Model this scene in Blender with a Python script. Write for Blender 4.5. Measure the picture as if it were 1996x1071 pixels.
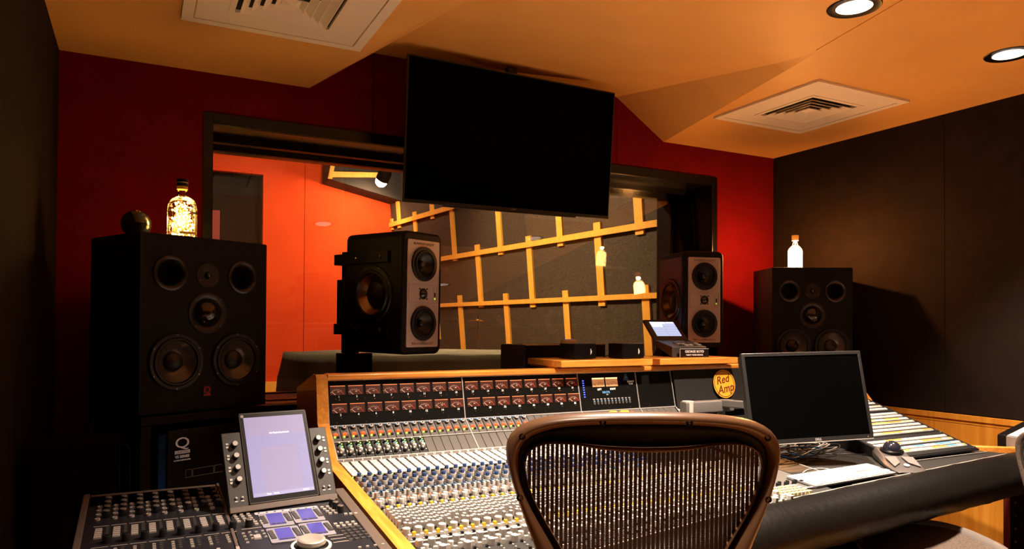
import bpy, bmesh, math, random
from math import sin, cos, pi, radians, hypot, atan2
from mathutils import Matrix, Vector, Euler
random.seed(7)
SC = bpy.context.scene
COL = SC.collection
for o in list(bpy.data.objects): bpy.data.objects.remove(o)

# ---------------------------------------------------------------- camera, world, exposure
cam_d = bpy.data.cameras.new('camera'); cam = bpy.data.objects.new('camera', cam_d); COL.objects.link(cam)
CY, CP, CR = radians(27.22), radians(.744), radians(.323)
F_ = Vector((sin(CY)*cos(CP), cos(CY)*cos(CP), sin(CP))); R_ = Vector((cos(CY), -sin(CY), 0)); U_ = R_.cross(F_)
R2 = R_*cos(CR)+U_*sin(CR); U2 = -R_*sin(CR)+U_*cos(CR)
cam.matrix_world = Matrix(((R2.x, U2.x, -F_.x, 0), (R2.y, U2.y, -F_.y, 0), (R2.z, U2.z, -F_.z, 1.30), (0, 0, 0, 1)))
cam_d.sensor_width = 36; cam_d.lens = 36*1416/1996; cam_d.shift_y = (616.8-535.5)/1996
cam_d.clip_start = .05; cam_d.clip_end = 60
SC.camera = cam
SC.view_settings.view_transform = 'Standard'; SC.view_settings.look = 'None'
SC.view_settings.gamma = 1; SC.view_settings.use_curve_mapping = False
SC.view_settings.exposure = 0.2
W = bpy.data.worlds.new('world'); SC.world = W; W.use_nodes = True
W.node_tree.nodes['Background'].inputs[0].default_value = (.9, .5, .3, 1)
W.node_tree.nodes['Background'].inputs[1].default_value = 0.0
SC.cycles.max_bounces = 8; SC.cycles.diffuse_bounces = 4; SC.cycles.glossy_bounces = 4
SC.cycles.transparent_max_bounces = 24; SC.cycles.sample_clamp_indirect = 6

WARM = (1, .83, .64)
# (x, y, watts, cone degrees, blend, blur radius) of the recessed ceiling downlights
DOWN = [(2.537, 1.95, 560, 92, .7), (3.615, 1.95, 300, 80, .7), (1.46, 1.95, 560, 92, .7), (.45, 1.0, 120, 95, .9), (2.0, -.4, 200, 95, .9), (3.5, -.3, 200, 90, .9)]
ZC = 2.585
def spot(name, loc, target, watts, deg, blend, color, radius=.04, parent=None):
    d = bpy.data.lights.new(name, 'SPOT'); d.energy = watts; d.spot_size = radians(deg); d.spot_blend = blend
    d.color = color; d.shadow_soft_size = radius
    o = bpy.data.objects.new(name, d); COL.objects.link(o); o.location = loc
    o.rotation_euler = (Vector(target)-Vector(loc)).to_track_quat('-Z', 'Y').to_euler()
    if parent: o.parent = parent; o.matrix_parent_inverse = wm(parent).inverted()
    return o

# ---------------------------------------------------------------- materials
MAT = {}
def mat(name, col, rough=.5, metal=0, emit=None, es=0, spec=.5, bump=None, mixcol=None, coat=0, aniso=0):
    """bump=(scale, strength, distance)   mixcol=(colour, noise scale, low, high)"""
    m = bpy.data.materials.new(name); m.use_nodes = True; n = m.node_tree.nodes; l = m.node_tree.links
    b = n['Principled BSDF']; b.inputs['Base Color'].default_value = (*col, 1); b.inputs['Roughness'].default_value = rough
    b.inputs['Metallic'].default_value = metal; b.inputs['Specular IOR Level'].default_value = spec
    b.inputs['Coat Weight'].default_value = coat
    if emit: b.inputs['Emission Color'].default_value = (*emit, 1); b.inputs['Emission Strength'].default_value = es
    tc = n.new('ShaderNodeTexCoord')
    if mixcol:
        t = n.new('ShaderNodeTexNoise'); t.inputs['Scale'].default_value = mixcol[1]; t.inputs['Detail'].default_value = 6
        r = n.new('ShaderNodeMapRange'); r.inputs[1].default_value = mixcol[2]; r.inputs[2].default_value = mixcol[3]
        x = n.new('ShaderNodeMix'); x.data_type = 'RGBA'; x.inputs[6].default_value = (*col, 1); x.inputs[7].default_value = (*mixcol[0], 1)
        l.new(tc.outputs['Object'], t.inputs['Vector']); l.new(t.outputs[0], r.inputs[0]); l.new(r.outputs[0], x.inputs[0]); l.new(x.outputs[2], b.inputs['Base Color'])
    if bump:
        t = n.new('ShaderNodeTexNoise'); t.inputs['Scale'].default_value = bump[0]; t.inputs['Detail'].default_value = 3
        p = n.new('ShaderNodeBump'); p.inputs['Strength'].default_value = bump[1]; p.inputs['Distance'].default_value = bump[2]
        l.new(tc.outputs['Object'], t.inputs['Vector']); l.new(t.outputs[0], p.inputs['Height']); l.new(p.outputs[0], b.inputs['Normal'])
    MAT[name] = m
    return m
def wood(name, c1, c2, axis='X', scale=6, rough=.35, coat=.2, big=1.0):
    m = bpy.data.materials.new(name); m.use_nodes = True; n = m.node_tree.nodes; l = m.node_tree.links
    b = n['Principled BSDF']; b.inputs['Roughness'].default_value = rough; b.inputs['Coat Weight'].default_value = coat
    tc = n.new('ShaderNodeTexCoord'); mp = n.new('ShaderNodeMapping')
    s = [scale*5]*3; s['XYZ'.index(axis)] = scale*.35
    mp.inputs['Scale'].default_value = s
    t = n.new('ShaderNodeTexNoise'); t.inputs['Scale'].default_value = big; t.inputs['Detail'].default_value = 8; t.inputs['Distortion'].default_value = 1.2
    r = n.new('ShaderNodeValToRGB'); r.color_ramp.elements[0].position = .35; r.color_ramp.elements[1].position = .68
    r.color_ramp.elements[0].color = (*c1, 1); r.color_ramp.elements[1].color = (*c2, 1)
    l.new(tc.outputs['Object'], mp.inputs[0]); l.new(mp.outputs[0], t.inputs['Vector']); l.new(t.outputs[0], r.inputs[0]); l.new(r.outputs[0], b.inputs['Base Color'])
    MAT[name] = m
    return m
M = MAT
mat('ceiling_paint', (.88, .46, .125), .55, spec=.3, bump=(90, .15, .002), mixcol=((.84, .435, .117), 3, .4, .6))
mat('red_fabric', (.15, .0006, .0028), .9, bump=(160, .5, .003), mixcol=((.125, .0005, .0022), 6, .4, .65), spec=.15)
mat('black_fabric', (.0125, .0060, .0036), .95, bump=(220, .5, .002), mixcol=((.0095, .0045, .0026), 12, .4, .6), spec=.2)
mat('door_red', (.25, .03, .03), .7)
mat('black_paint', (.010, .008, .007), .45)
mat('frame_black', (.004, .003, .0024), .25, spec=.45)
mat('void_black', (.004, .003, .003), .9, spec=.1)
mat('ledge', (.62, .44, .29), .5)
mat('orange_fabric', (.78, .075, .012), .85, bump=(60, .3, .004), mixcol=((.68, .058, .010), 1.2, .35, .65), spec=.2)
mat('lattice_wall', (.068, .046, .026), .8, bump=(55, .8, .010), mixcol=((.045, .030, .016), 30, .35, .65))
wood('lattice_wood', (.92, .42, .05), (.98, .52, .08), 'Z', 5, .6, 0)
wood('maple', (.68, .25, .025), (.84, .36, .045), 'Z', 3.2, .3, .3)
wood('oak', (.62, .20, .025), (.88, .36, .055), 'X', 9, .35, .3)
wood('side_oak', (.60, .21, .028), (.80, .33, .05), 'Y', 8, .35, .3)
wood('floor_wood', (.42, .19, .06), (.58, .29, .10), 'Y', 3, .4, .1)
mat('door_dark', (.006, .005, .006), .7, spec=.1)
mat('live_ceiling', (.03, .022, .018), .9)
mat('vent_white', (.96, .86, .74), .6, spec=.15)
mat('vent_inside', (.012, .009, .008), .8)
mat('white_plastic', (.80, .76, .72), .35)
mat('lamp_glass', (1, .95, .85), .3, emit=(1, .84, .72), es=2.2)
mat('reflector', (.9, .86, .84), .15, metal=1)
mat('tv_bezel', (.012, .011, .011), .35)
mat('screen_off', (.001, .001, .001), .2, spec=.1)
MAT['screen_off'].node_tree.nodes['Principled BSDF'].inputs['IOR'].default_value = 1.12
mat('logo_grey', (.30, .28, .27), .4)
mat('logo_white', (.85, .85, .83), .5, emit=(1, 1, 1), es=.06)
mat('cab_black', (.006, .0045, .004), .5, bump=(300, .6, .001), spec=.2)
mat('cab_blue', (.060, .060, .105), .5, bump=(400, .7, .001))
mat('horn_black', (.014, .010, .009), .36, spec=.6)
mat('port_black', (.002, .002, .002), .8)
mat('rubber', (.008, .007, .007), .4)
mat('cone_shiny', (.075, .066, .062), .26, bump=(26, .5, .003), spec=1.0)
mat('cone_black', (.010, .009, .009), .42, spec=.6)
mat('dome', (.014, .012, .011), .14, spec=.8)
mat('bronze_cone', (.42, .27, .13), .28, metal=1)
mat('plate_silver', (.52, .44, .41), .42, metal=.3)
mat('arm_grey', (.10, .088, .082), .4)
mat('plate_text', (.20, .14, .12), .6)
mat('screw', (.35, .33, .30), .3, metal=1)
mat('badge_red', (.50, .015, .02), .4)
mat('badge_black', (.004, .004, .004), .5)
mat('blue_side', (.01, .06, .32), .6, spec=.1)
mat('console_black', (.007, .006, .006), .5, spec=.15)
mat('meter_panel', (.004, .0035, .003), .42, spec=.12)
mat('silver_trim', (.72, .68, .66), .3, metal=.6)
mat('module_grey', (.085, .072, .066), .5, bump=(300, .2, .0005))
mat('module_dark', (.010, .009, .0095), .45)
mat('strip_dark', (.022, .019, .018), .5)
mat('strip_light', (.42, .36, .33), .5)
mat('plate_mid', (.085, .075, .07), .5)
mat('number_strip', (.13, .105, .095), .5)
mat('vu_dark', (.045, .008, .003), .4, emit=(1, .10, .02), es=.018)
mat('vu_glow', (.6, .2, .1), .4, emit=(1, .22, .06), es=.8)
mat('vu_ink', (.85, .65, .55), .5, emit=(1, .6, .42), es=.42)
mat('vu_red', (.4, .03, .01), .5, emit=(1, .08, .02), es=.25)
mat('vu_lit', (.60, .26, .10), .5, emit=(1, .42, .17), es=.32)
mat('vu_lit_top', (.9, .6, .35), .5, emit=(1, .60, .25), es=1.8)
mat('ink_dark', (.05, .02, .015), .6)
mat('red_led', (.7, .05, .02), .4, emit=(1, .07, .01), es=1.6)
mat('orange_led', (.7, .1, .02), .4, emit=(1, .17, .03), es=1.1)
mat('green_led', (.3, .6, .05), .4, emit=(.5, 1, .08), es=1.4)
mat('blue_led', (.05, .08, .8), .4, emit=(.06, .10, 1), es=3)
mat('yellow_button', (.85, .55, .02), .45)
mat('yellow_lit', (.85, .62, .02), .45, emit=(1, .65, .02), es=.5)
mat('white_button', (.70, .67, .63), .4)
mat('grey_knob', (.36, .32, .30), .42)
mat('light_knob', (.50, .465, .44), .4)
mat('blue_cap', (.030, .060, .17), .35)
mat('blue_key', (.06, .13, .24), .4)
mat('cyan_cap', (.10, .32, .38), .35)
mat('black_knob', (.009, .008, .008), .35)
mat('knob_line', (.85, .85, .83), .5)
mat('chrome', (.75, .72, .70), .15, metal=1)
mat('leather', (.0045, .0035, .003), .40, bump=(40, .35, .004), spec=.14)
mat('carpet_black', (.009, .007, .006), .95, bump=(500, 1, .002), mixcol=((.018, .012, .009), 400, .5, .7))
mat('sticker', (.86, .40, .03), .5)
mat('sticker_ink', (.16, .015, .005), .5)
mat('keyboard_white', (.20, .195, .20), .4)
mat('key_white', (.60, .59, .60), .35)
mat('trackball_grey', (.06, .05, .048), .38)
mat('trackball_light', (.15, .13, .125), .35)
mat('ball_dark', (.012, .012, .02), .12, coat=.5)
mat('monitor_bezel', (.012, .011, .011), .38)
mat('cable_black', (.012, .01, .01), .5)
mat('cable_grey', (.45, .38, .33), .45)
mat('cable_blue', (.02, .13, .4), .4)
mat('jack_white', (.62, .60, .56), .5)
mat('lab_white', (.62, .59, .55), .5)
mat('lab_orange', (.75, .26, .05), .5)
mat('lab_peach', (.62, .42, .28), .5)
mat('cream', (.42, .40, .20), .5)
mat('lab_yellow', (.65, .60, .08), .5)
mat('lab_blue', (.10, .28, .55), .5)
mat('plate_lilac', (.27, .25, .29), .45)
mat('lab_lilac', (.46, .43, .50), .5)
mat('surface_dark', (.028, .020, .017), .5, bump=(500, .4, .0008))
mat('surface_panel', (.013, .012, .017), .42)
mat('surface_edge', (.12, .085, .07), .45, bump=(300, .3, .0008))
mat('touch_screen', (.1, .1, .15), .2, emit=(.42, .33, .50), es=.85)
mat('touch_blue', (.1, .1, .15), .2, emit=(.38, .33, .56), es=.85)
mat('touch_text', (.9, .9, 1), .4, emit=(.95, .95, 1), es=1.3)
mat('touch_ring', (.2, .2, .3), .4, emit=(.28, .26, .50), es=.7)
mat('lcd_blue', (.04, .035, .20), .25, emit=(.07, .045, .36), es=.55)
mat('lcd_grey', (.2, .2, .3), .25, emit=(.55, .60, .85), es=.9)
mat('lcd_bright', (.2, .2, .3), .25, emit=(.70, .80, 1), es=1.4)
mat('lcd_line', (.2, .2, .3), .25, emit=(.30, .30, .45), es=.8)
mat('button_dark', (.07, .06, .055), .4)
mat('button_grey', (.40, .34, .31), .4)
mat('wheel_metal', (.85, .74, .64), .42, metal=.85)
mat('chair_frame', (.15, .070, .034), .34, spec=.5)
mat('chair_pad', (.006, .004, .004), .6)
mat('mesh_brown', (.050, .016, .007), .6)
mat('mesh_thread', (.12, .08, .06), .5)
mat('chair_rim', (.14, .115, .105), .3)
mat('seat_mesh', (.040, .026, .019), .85, bump=(350, .8, .002), mixcol=((.085, .050, .032), 160, .4, .6))
mat('brass', (.75, .48, .18), .25, metal=1)
mat('cover_cloth', (.22, .20, .14), .9, bump=(4, .6, .03), mixcol=((.16, .145, .10), 3, .4, .6))
mat('nameplate', (.008, .007, .007), .3)
mat('cap_black', (.006, .005, .005), .35, spec=.25)
mat('cork', (.5, .25, .08), .6)
mat('fairy', (1, .8, .4), .4, emit=(1, .62, .18), es=26)
mat('fairy_hot', (1, .8, .4), .4, emit=(1, .66, .26), es=30)
mat('copper_wire', (.7, .35, .12), .3, metal=1, emit=(1, .5, .1), es=.5)
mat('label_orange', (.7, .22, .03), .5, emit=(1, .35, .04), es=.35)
mat('liquid_glow', (1, .8, .4), .4, emit=(1, .52, .18), es=26)
mat('live_bulb', (1, .9, .7), .3, emit=(1, .85, .6), es=60)
mat('rack_red', (.18, .03, .015), .5)
mat('silver_box', (.34, .32, .31), .38, metal=.4)
mat('paper_white', (.85, .83, .82), .5)
def glass(name, tint, gl_rough, ior, boost=1.0):
    m = bpy.data.materials.new(name); m.use_nodes = True; n = m.node_tree.nodes; l = m.node_tree.links
    n.remove(n['Principled BSDF']); out = n['Material Output']
    tr = n.new('ShaderNodeBsdfTransparent'); tr.inputs[0].default_value = (*tint, 1)
    gl = n.new('ShaderNodeBsdfGlossy'); gl.inputs['Roughness'].default_value = gl_rough
    fr = n.new('ShaderNodeFresnel'); fr.inputs[0].default_value = ior
    mm = n.new('ShaderNodeMath'); mm.operation = 'MULTIPLY'; mm.inputs[1].default_value = boost; mm.use_clamp = True
    mx = n.new('ShaderNodeMixShader'); l.new(fr.outputs[0], mm.inputs[0]); l.new(mm.outputs[0], mx.inputs[0])
    l.new(tr.outputs[0], mx.inputs[1]); l.new(gl.outputs[0], mx.inputs[2]); l.new(mx.outputs[0], out.inputs[0])
    MAT[name] = m
glass('window_glass', (.97, .96, .95), .0, 1.5)
glass('bottle_glass', (1, .93, .70), .03, 1.45)
glass('clear_glass', (1, .98, .94), .03, 1.45)

# ---------------------------------------------------------------- geometry helpers
I4 = Matrix.Identity(4)
def T(x=0, y=0, z=0): return Matrix.Translation((x, y, z))
def RX(a): return Matrix.Rotation(a, 4, 'X')
def RY(a): return Matrix.Rotation(a, 4, 'Y')
def RZ(a): return Matrix.Rotation(a, 4, 'Z')
FRONT = RX(pi/2)           # local +z becomes -y: builds something that faces the viewer
class B:
    def __init__(s): s.b = bmesh.new(); s.mi = 0; s.smooth = False
    def _add(s, vs, fs, m=I4):
        v = [s.b.verts.new(m @ Vector(p)) for p in vs]
        for f in fs:
            try: q = s.b.faces.new([v[i] for i in f]); q.material_index = s.mi; q.smooth = s.smooth
            except ValueError: pass
        return v
    def box(s, x0, x1, y0, y1, z0, z1, m=I4):
        s._add([(x0, y0, z0), (x1, y0, z0), (x1, y1, z0), (x0, y1, z0), (x0, y0, z1), (x1, y0, z1), (x1, y1, z1), (x0, y1, z1)],
               [(0, 3, 2, 1), (4, 5, 6, 7), (0, 1, 5, 4), (1, 2, 6, 5), (2, 3, 7, 6), (3, 0, 4, 7)], m); return s
    def cbox(s, cx, cy, cz, sx, sy, sz, m=I4): return s.box(cx-sx/2, cx+sx/2, cy-sy/2, cy+sy/2, cz-sz/2, cz+sz/2, m)
    def taper(s, sx, sy, h, k=.8, m=I4):
        a, b = sx/2, sy/2
        s._add([(-a, -b, 0), (a, -b, 0), (a, b, 0), (-a, b, 0), (-a*k, -b*k, h), (a*k, -b*k, h), (a*k, b*k, h), (-a*k, b*k, h)],
               [(0, 3, 2, 1), (4, 5, 6, 7), (0, 1, 5, 4), (1, 2, 6, 5), (2, 3, 7, 6), (3, 0, 4, 7)], m); return s
    def prism(s, pts, axis, a, b, m=I4):
        """pts 2D polygon; axis 'x': pts=(y,z); 'y': (x,z); 'z': (x,y)"""
        f = {'x': lambda p, t: (t, p[0], p[1]), 'y': lambda p, t: (p[0], t, p[1]), 'z': lambda p, t: (p[0], p[1], t)}[axis]
        n = len(pts)
        s._add([f(p, a) for p in pts]+[f(p, b) for p in pts],
               [tuple(range(n-1, -1, -1)), tuple(range(n, 2*n))]+[(i, (i+1) % n, n+(i+1) % n, n+i) for i in range(n)], m); return s
    def lathe(s, prof, m=I4, seg=24, cap=True):
        """prof [(r,z)...] spun about local z"""
        vs = []; fs = []; n = len(prof)
        for i in range(seg):
            a = 2*pi*i/seg
            for r, z in prof: vs.append((r*cos(a), r*sin(a), z))
        for i in range(seg):
            j = (i+1) % seg
            for k in range(n-1): fs.append((i*n+k, j*n+k, j*n+k+1, i*n+k+1))
        if cap:
            if prof[0][0] > 1e-6: fs.append(tuple(i*n for i in range(seg-1, -1, -1)))
            if prof[-1][0] > 1e-6: fs.append(tuple(i*n+n-1 for i in range(seg)))
        s._add(vs, fs, m); return s
    def cyl(s, r, z0, z1, m=I4, seg=16): return s.lathe([(r, z0), (r, z1)], m, seg)
    def tube(s, path, r, seg=6, m=I4, closed=False, rs=None, flat=1.0):
        P = [Vector(p) for p in path]; n = len(P); vs = []; fs = []; prev = None
        for i in range(n):
            a = P[(i-1) % n] if closed or i else P[i]; c = P[(i+1) % n] if closed or i < n-1 else P[i]
            t = (c-a); t = t.normalized() if t.length > 1e-9 else Vector((0, 0, 1))
            if prev is None: u = t.orthogonal().normalized()
            else:
                u = prev - t*prev.dot(t); u = u.normalized() if u.length > 1e-6 else t.orthogonal().normalized()
            prev = u; w = t.cross(u); rr = rs[i] if rs else r
            for k in range(seg):
                q = 2*pi*k/seg; vs.append(P[i]+u*cos(q)*rr+w*sin(q)*rr*flat)
        for i in range(n if closed else n-1):
            j = (i+1) % n
            for k in range(seg): fs.append((i*seg+k, i*seg+(k+1) % seg, j*seg+(k+1) % seg, j*seg+k))
        if not closed: fs += [tuple(range(seg-1, -1, -1)), tuple((n-1)*seg+k for k in range(seg))]
        s._add(vs, fs, m); return s
    def sphere(s, r, m=I4, seg=16, rings=8): return s.lathe([(max(r*sin(pi*k/rings), 1e-7), -r*cos(pi*k/rings)) for k in range(rings+1)], m, seg, False)
    def quad(s, a, b, c, d, m=I4): s._add([a, b, c, d], [(0, 1, 2, 3)], m); return s
    def clean(s):
        bmesh.ops.remove_doubles(s.b, verts=s.b.verts, dist=1e-6); bmesh.ops.recalc_face_normals(s.b, faces=s.b.faces); return s
    def rbox(s, x0, x1, y0, y1, z0, z1, r, axis='y', seg=5, m=I4):
        """box with four rounded edges running along axis"""
        if axis == 'y': a0, a1, b0, b1, c0, c1 = x0, x1, z0, z1, y0, y1
        elif axis == 'x': a0, a1, b0, b1, c0, c1 = y0, y1, z0, z1, x0, x1
        else: a0, a1, b0, b1, c0, c1 = x0, x1, y0, y1, z0, z1
        pts = []
        for (ca, cb, st) in ((a1-r, b1-r, 0), (a0+r, b1-r, pi/2), (a0+r, b0+r, pi), (a1-r, b0+r, 3*pi/2)):
            for k in range(seg+1): q = st+pi/2*k/seg; pts.append((ca+r*cos(q), cb+r*sin(q)))
        return s.prism(pts, axis, c0, c1, m)
def finish(me, mats, bevel=0, smooth=None):
    for m in mats: me.materials.append(M[m] if isinstance(m, str) else m)
def obj(name, b, mats, parent=None, kind=None, bevel=0, shade=None, local=False, bseg=2):
    """link what was collected in b as ONE mesh object; coordinates are the parent's local ones when local, else the world's"""
    if isinstance(b, B):
        b.clean(); me = bpy.data.meshes.new(name); b.b.to_mesh(me); b.b.free()
    else: me = b
    for m in ([mats] if isinstance(mats, str) else mats):
        if len(me.materials) < (1 if isinstance(mats, str) else len(mats)): me.materials.append(M[m])
    o = bpy.data.objects.new(name, me); COL.objects.link(o)
    if parent is not None:
        o.parent = parent
        if not local: o.matrix_parent_inverse = wm(parent).inverted()
    if kind: o['kind'] = kind
    if bevel:
        md = o.modifiers.new('bevel', 'BEVEL'); md.width = bevel; md.segments = bseg; md.limit_method = 'ANGLE'; md.angle_limit = radians(40); md.harden_normals = False
    if shade: me.shade_smooth() if shade == 'smooth' else me.shade_auto(shade) if hasattr(me, 'shade_auto') else None
    if shade == 'auto' or bevel:
        for p in me.polygons: p.use_smooth = True
        set_sharp(me)
    return o
def set_sharp(me, ang=radians(38)):
    bm = bmesh.new(); bm.from_mesh(me)
    for e in bm.edges:
        if len(e.link_faces) == 2: e.smooth = e.calc_face_angle(0) < ang
        else: e.smooth = False
    bm.to_mesh(me); bm.free()
def wm(o):
    m = o.matrix_basis.copy()
    return (wm(o.parent) @ o.matrix_parent_inverse @ m) if o.parent else m
def thing(name, label, cat, loc=(0, 0, 0), yaw=0, pit=0, rol=0, group=None):
    o = bpy.data.objects.new(name, None); COL.objects.link(o); o.empty_display_size = .05
    o.rotation_mode = 'YXZ'; o.location = loc; o.rotation_euler = (pit, rol, yaw)
    o['label'] = label; o['category'] = cat
    if group: o['group'] = group
    return o
def tag(o, label, cat, group=None):
    o['label'] = label; o['category'] = cat
    if group: o['group'] = group
    return o
def part(name, b, mats, parent, label=None, bevel=0, shade='auto', kind=None, bseg=2):
    o = obj(name, b, mats, parent, kind, bevel, shade, local=True, bseg=bseg)
    if label: o['label'] = label
    return o
def wpart(name, b, mats, parent, label=None, bevel=0, shade='auto', kind=None):
    o = obj(name, b, mats, parent, kind, bevel, shade, local=False)
    if label: o['label'] = label
    return o
def inst(o, parent, m):
    """another object with the same mesh, set at matrix m in the parent's coordinates"""
    c = o.copy(); COL.objects.link(c); c.parent = parent; c.matrix_parent_inverse = I4.copy(); c.rotation_mode = 'QUATERNION'; c.matrix_basis = m
    return c
_dg = None
def text_mesh(s, size, m=I4, ext=.0006, align='CENTER', bold=0, shear=0, sx=1):
    c = bpy.data.curves.new('t', 'FONT'); c.body = s; c.size = size; c.extrude = ext; c.align_x = align; c.align_y = 'CENTER'
    c.offset = bold; c.shear = shear; c.resolution_u = 3
    o = bpy.data.objects.new('t', c); COL.objects.link(o)
    dg = bpy.context.evaluated_depsgraph_get(); me = bpy.data.meshes.new_from_object(o.evaluated_get(dg))
    bpy.data.objects.remove(o); bpy.data.curves.remove(c)
    me.materials.clear(); me.transform(m @ Matrix.Diagonal((sx, 1, 1, 1)))
    return me
def add_mesh(b, me): b.b.from_mesh(me); bpy.data.meshes.remove(me)
def plane_frame(p0, xdir, updir):
    """matrix with origin p0, x=xdir, y=updir, z=normal"""
    x = Vector(xdir).normalized(); y = Vector(updir).normalized(); z = x.cross(y).normalized(); y = z.cross(x)
    return Matrix(((x.x, y.x, z.x, p0[0]), (x.y, y.y, z.y, p0[1]), (x.z, y.z, z.z, p0[2]), (0, 0, 0, 1)))
def struct(name, b, mats, parent=None, bevel=0, shade=None): return obj(name, b, mats, parent, 'structure', bevel, shade)

# ================================================================ THE SETTING
XL, XR, YF, YB = -.345, 4.29, 4.0, -2.4
WZ0, WZ1, WX0, WX1 = .877, 2.33, .285, 3.715      # the studio window opening
ZMID = 2.842
# floor
struct('floor', B().box(XL-.2, XR+.2, YB-.2, YF+.65, -.1, 0), 'floor_wood')
# ceiling: level soffits left and right, the middle field rising to the front wall, slanted cheeks between them
LX0, LX1, RX0, RX1, YT = .807, 1.185, 3.24, 2.79, 2.29
b = B()
A_ = (XL-.1, YF+.02, ZC); b.quad(A_, (LX0, YF+.02, ZC), (LX1, YT, ZC), (XL-.1, YT, ZC))
b.quad((RX0, YF+.02, ZC), (XR+.1, YF+.02, ZC), (XR+.1, YT, ZC), (RX1, YT, ZC))
TS = [0, .03, .06, .09, .12, .15, .18, .5, 1.0]                      # the middle field eases out of the level ceiling
def zt(t): a = .18; k = (ZMID-ZC)/(1-a/2); return ZC+(k*t*t/(2*a) if t < a else k*(t-a/2))
def mid(t): y = YT+(YF+.02-YT)*t; return y, zt(t), LX1+(1.165-LX1)*t, RX1+(2.835-RX1)*t, LX1+(LX0-LX1)*t, RX1+(RX0-RX1)*t
for t0, t1 in zip(TS, TS[1:]):
    (y0, z0, a0, c0, d0, e0), (y1, z1, a1, c1, d1, e1) = mid(t0), mid(t1)
    b.smooth = True; b.quad((a0, y0, z0), (c0, y0, z0), (c1, y1, z1), (a1, y1, z1)); b.smooth = False
    for q0, q1, p0, p1 in ((a0, a1, d0, d1), (c0, c1, e0, e1)):
        if t0 == 0: b._add([(q0, y0, z0), (q1, y1, z1), (p1, y1, ZC)], [(0, 1, 2)])
        else: b.quad((q0, y0, z0), (q1, y1, z1), (p1, y1, ZC), (p0, y0, ZC))
bmesh.ops.remove_doubles(b.b, verts=b.b.verts, dist=1e-5)
for e in b.b.edges:
    if len(e.link_faces) != 2 or not all(f.smooth for f in e.link_faces): e.smooth = False
b.quad((XL-.1, YT, ZC), (XR+.1, YT, ZC), (XR+.1, YB-.1, ZC), (XL-.1, YB-.1, ZC))
b.b.faces.ensure_lookup_table()
for f in b.b.faces:
    f.normal_update()
    if f.normal.z > 0: f.normal_flip()
me = bpy.data.meshes.new('ceiling'); b.b.to_mesh(me); b.b.free(); me.materials.append(M['ceiling_paint'])
ceil = bpy.data.objects.new('ceiling', me); COL.objects.link(ceil); ceil['kind'] = 'structure'
md = ceil.modifiers.new('s', 'SOLIDIFY'); md.thickness = .06; md.offset = -1
# roof slab seals above the cove, seam line in the ceiling board
struct('trim_1', B().cbox(0, 0, 0, .004, 4.2, .003, T(2.26, .30, ZC-.0012) @ RZ(radians(-14.3))), 'ceiling_paint')
# front wall: red fabric panels round the studio window
b = B(); y1 = YF+.66
g = .002
for x0, x1, z0, z1 in ((XL, WX0, 0, 3), (WX1, XR, 0, 3), (WX0, 1.168-g, WZ1, 3), (1.168+g, 2.838-g, WZ1, 3), (2.838+g, WX1, WZ1, 3), (WX0, WX1, 0, WZ0)):
    b.box(x0, x1, YF, YF+.03, z0, z1)
b.mi = 1
for x0, x1, z0, z1 in ((XL-.2, WX0, 0, 3), (WX1, XR+.2, 0, 3), (WX0, WX1, WZ1, 3), (WX0, WX1, 0, WZ0)):
    b.box(x0, x1, YF+.03, y1, z0, z1)
struct('wall_front', b, ['red_fabric', 'frame_black'])
b = B().box(XL-.15, XL, YB-.1, YF, 0, 3); struct('wall_left', b, 'black_fabric')
b = B()
for y0, y1 in ((YB, -.1), (-.1, 1.3), (1.3, 2.68), (2.68, YF)): b.box(XR, XR+.02, y0+.0018, y1-.0018, .80, 3)
b.box(XR+.02, XR+.15, YB-.1, YF, 0, 3); struct('wall_right', b, 'black_fabric')
struct('wall_back', B().box(XL-.15, XR+.15, YB-.15, YB, 0, 3), 'black_fabric')
# maple wainscot on the right wall
b = B(); b.box(XR-.03, XR, YB, YF, .765, .795); b.box(XR-.012, XR, YB, YF, 0, .765)
for y0, y1 in ((-1.4, .42), (.44, 2.235), (2.30, 3.0), (3.05, 3.9)):
    b.box(XR-.026, XR-.012, y0, y1, .03, .742)
b.box(XR-.026, XR-.012, 2.243, 2.292, .03, .765); b.box(XR-.026, XR-.012, YB, YF, .745, .765)
struct('trim_2', b, 'maple', shade='auto')
# window_1: black frame, ledge, two leaning panes
win = bpy.data.objects.new('window_1', None); COL.objects.link(win); win.location = (2.0, YF, WZ0); win['kind'] = 'structure'
b = B(); t = .045
for x0, x1, z0, z1 in ((WX0-.002, WX0+t, WZ0-.045, WZ1+.05), (WX1-t, WX1+.002, WZ0-.045, WZ1+.05), (WX0+t, WX1-t, WZ1-.01, WZ1+.05), (WX0+t, WX1-t, WZ0-.045, WZ0-.004)):
    b.box(x0, x1, YF-.014, YF-.0005, z0, z1)
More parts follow.
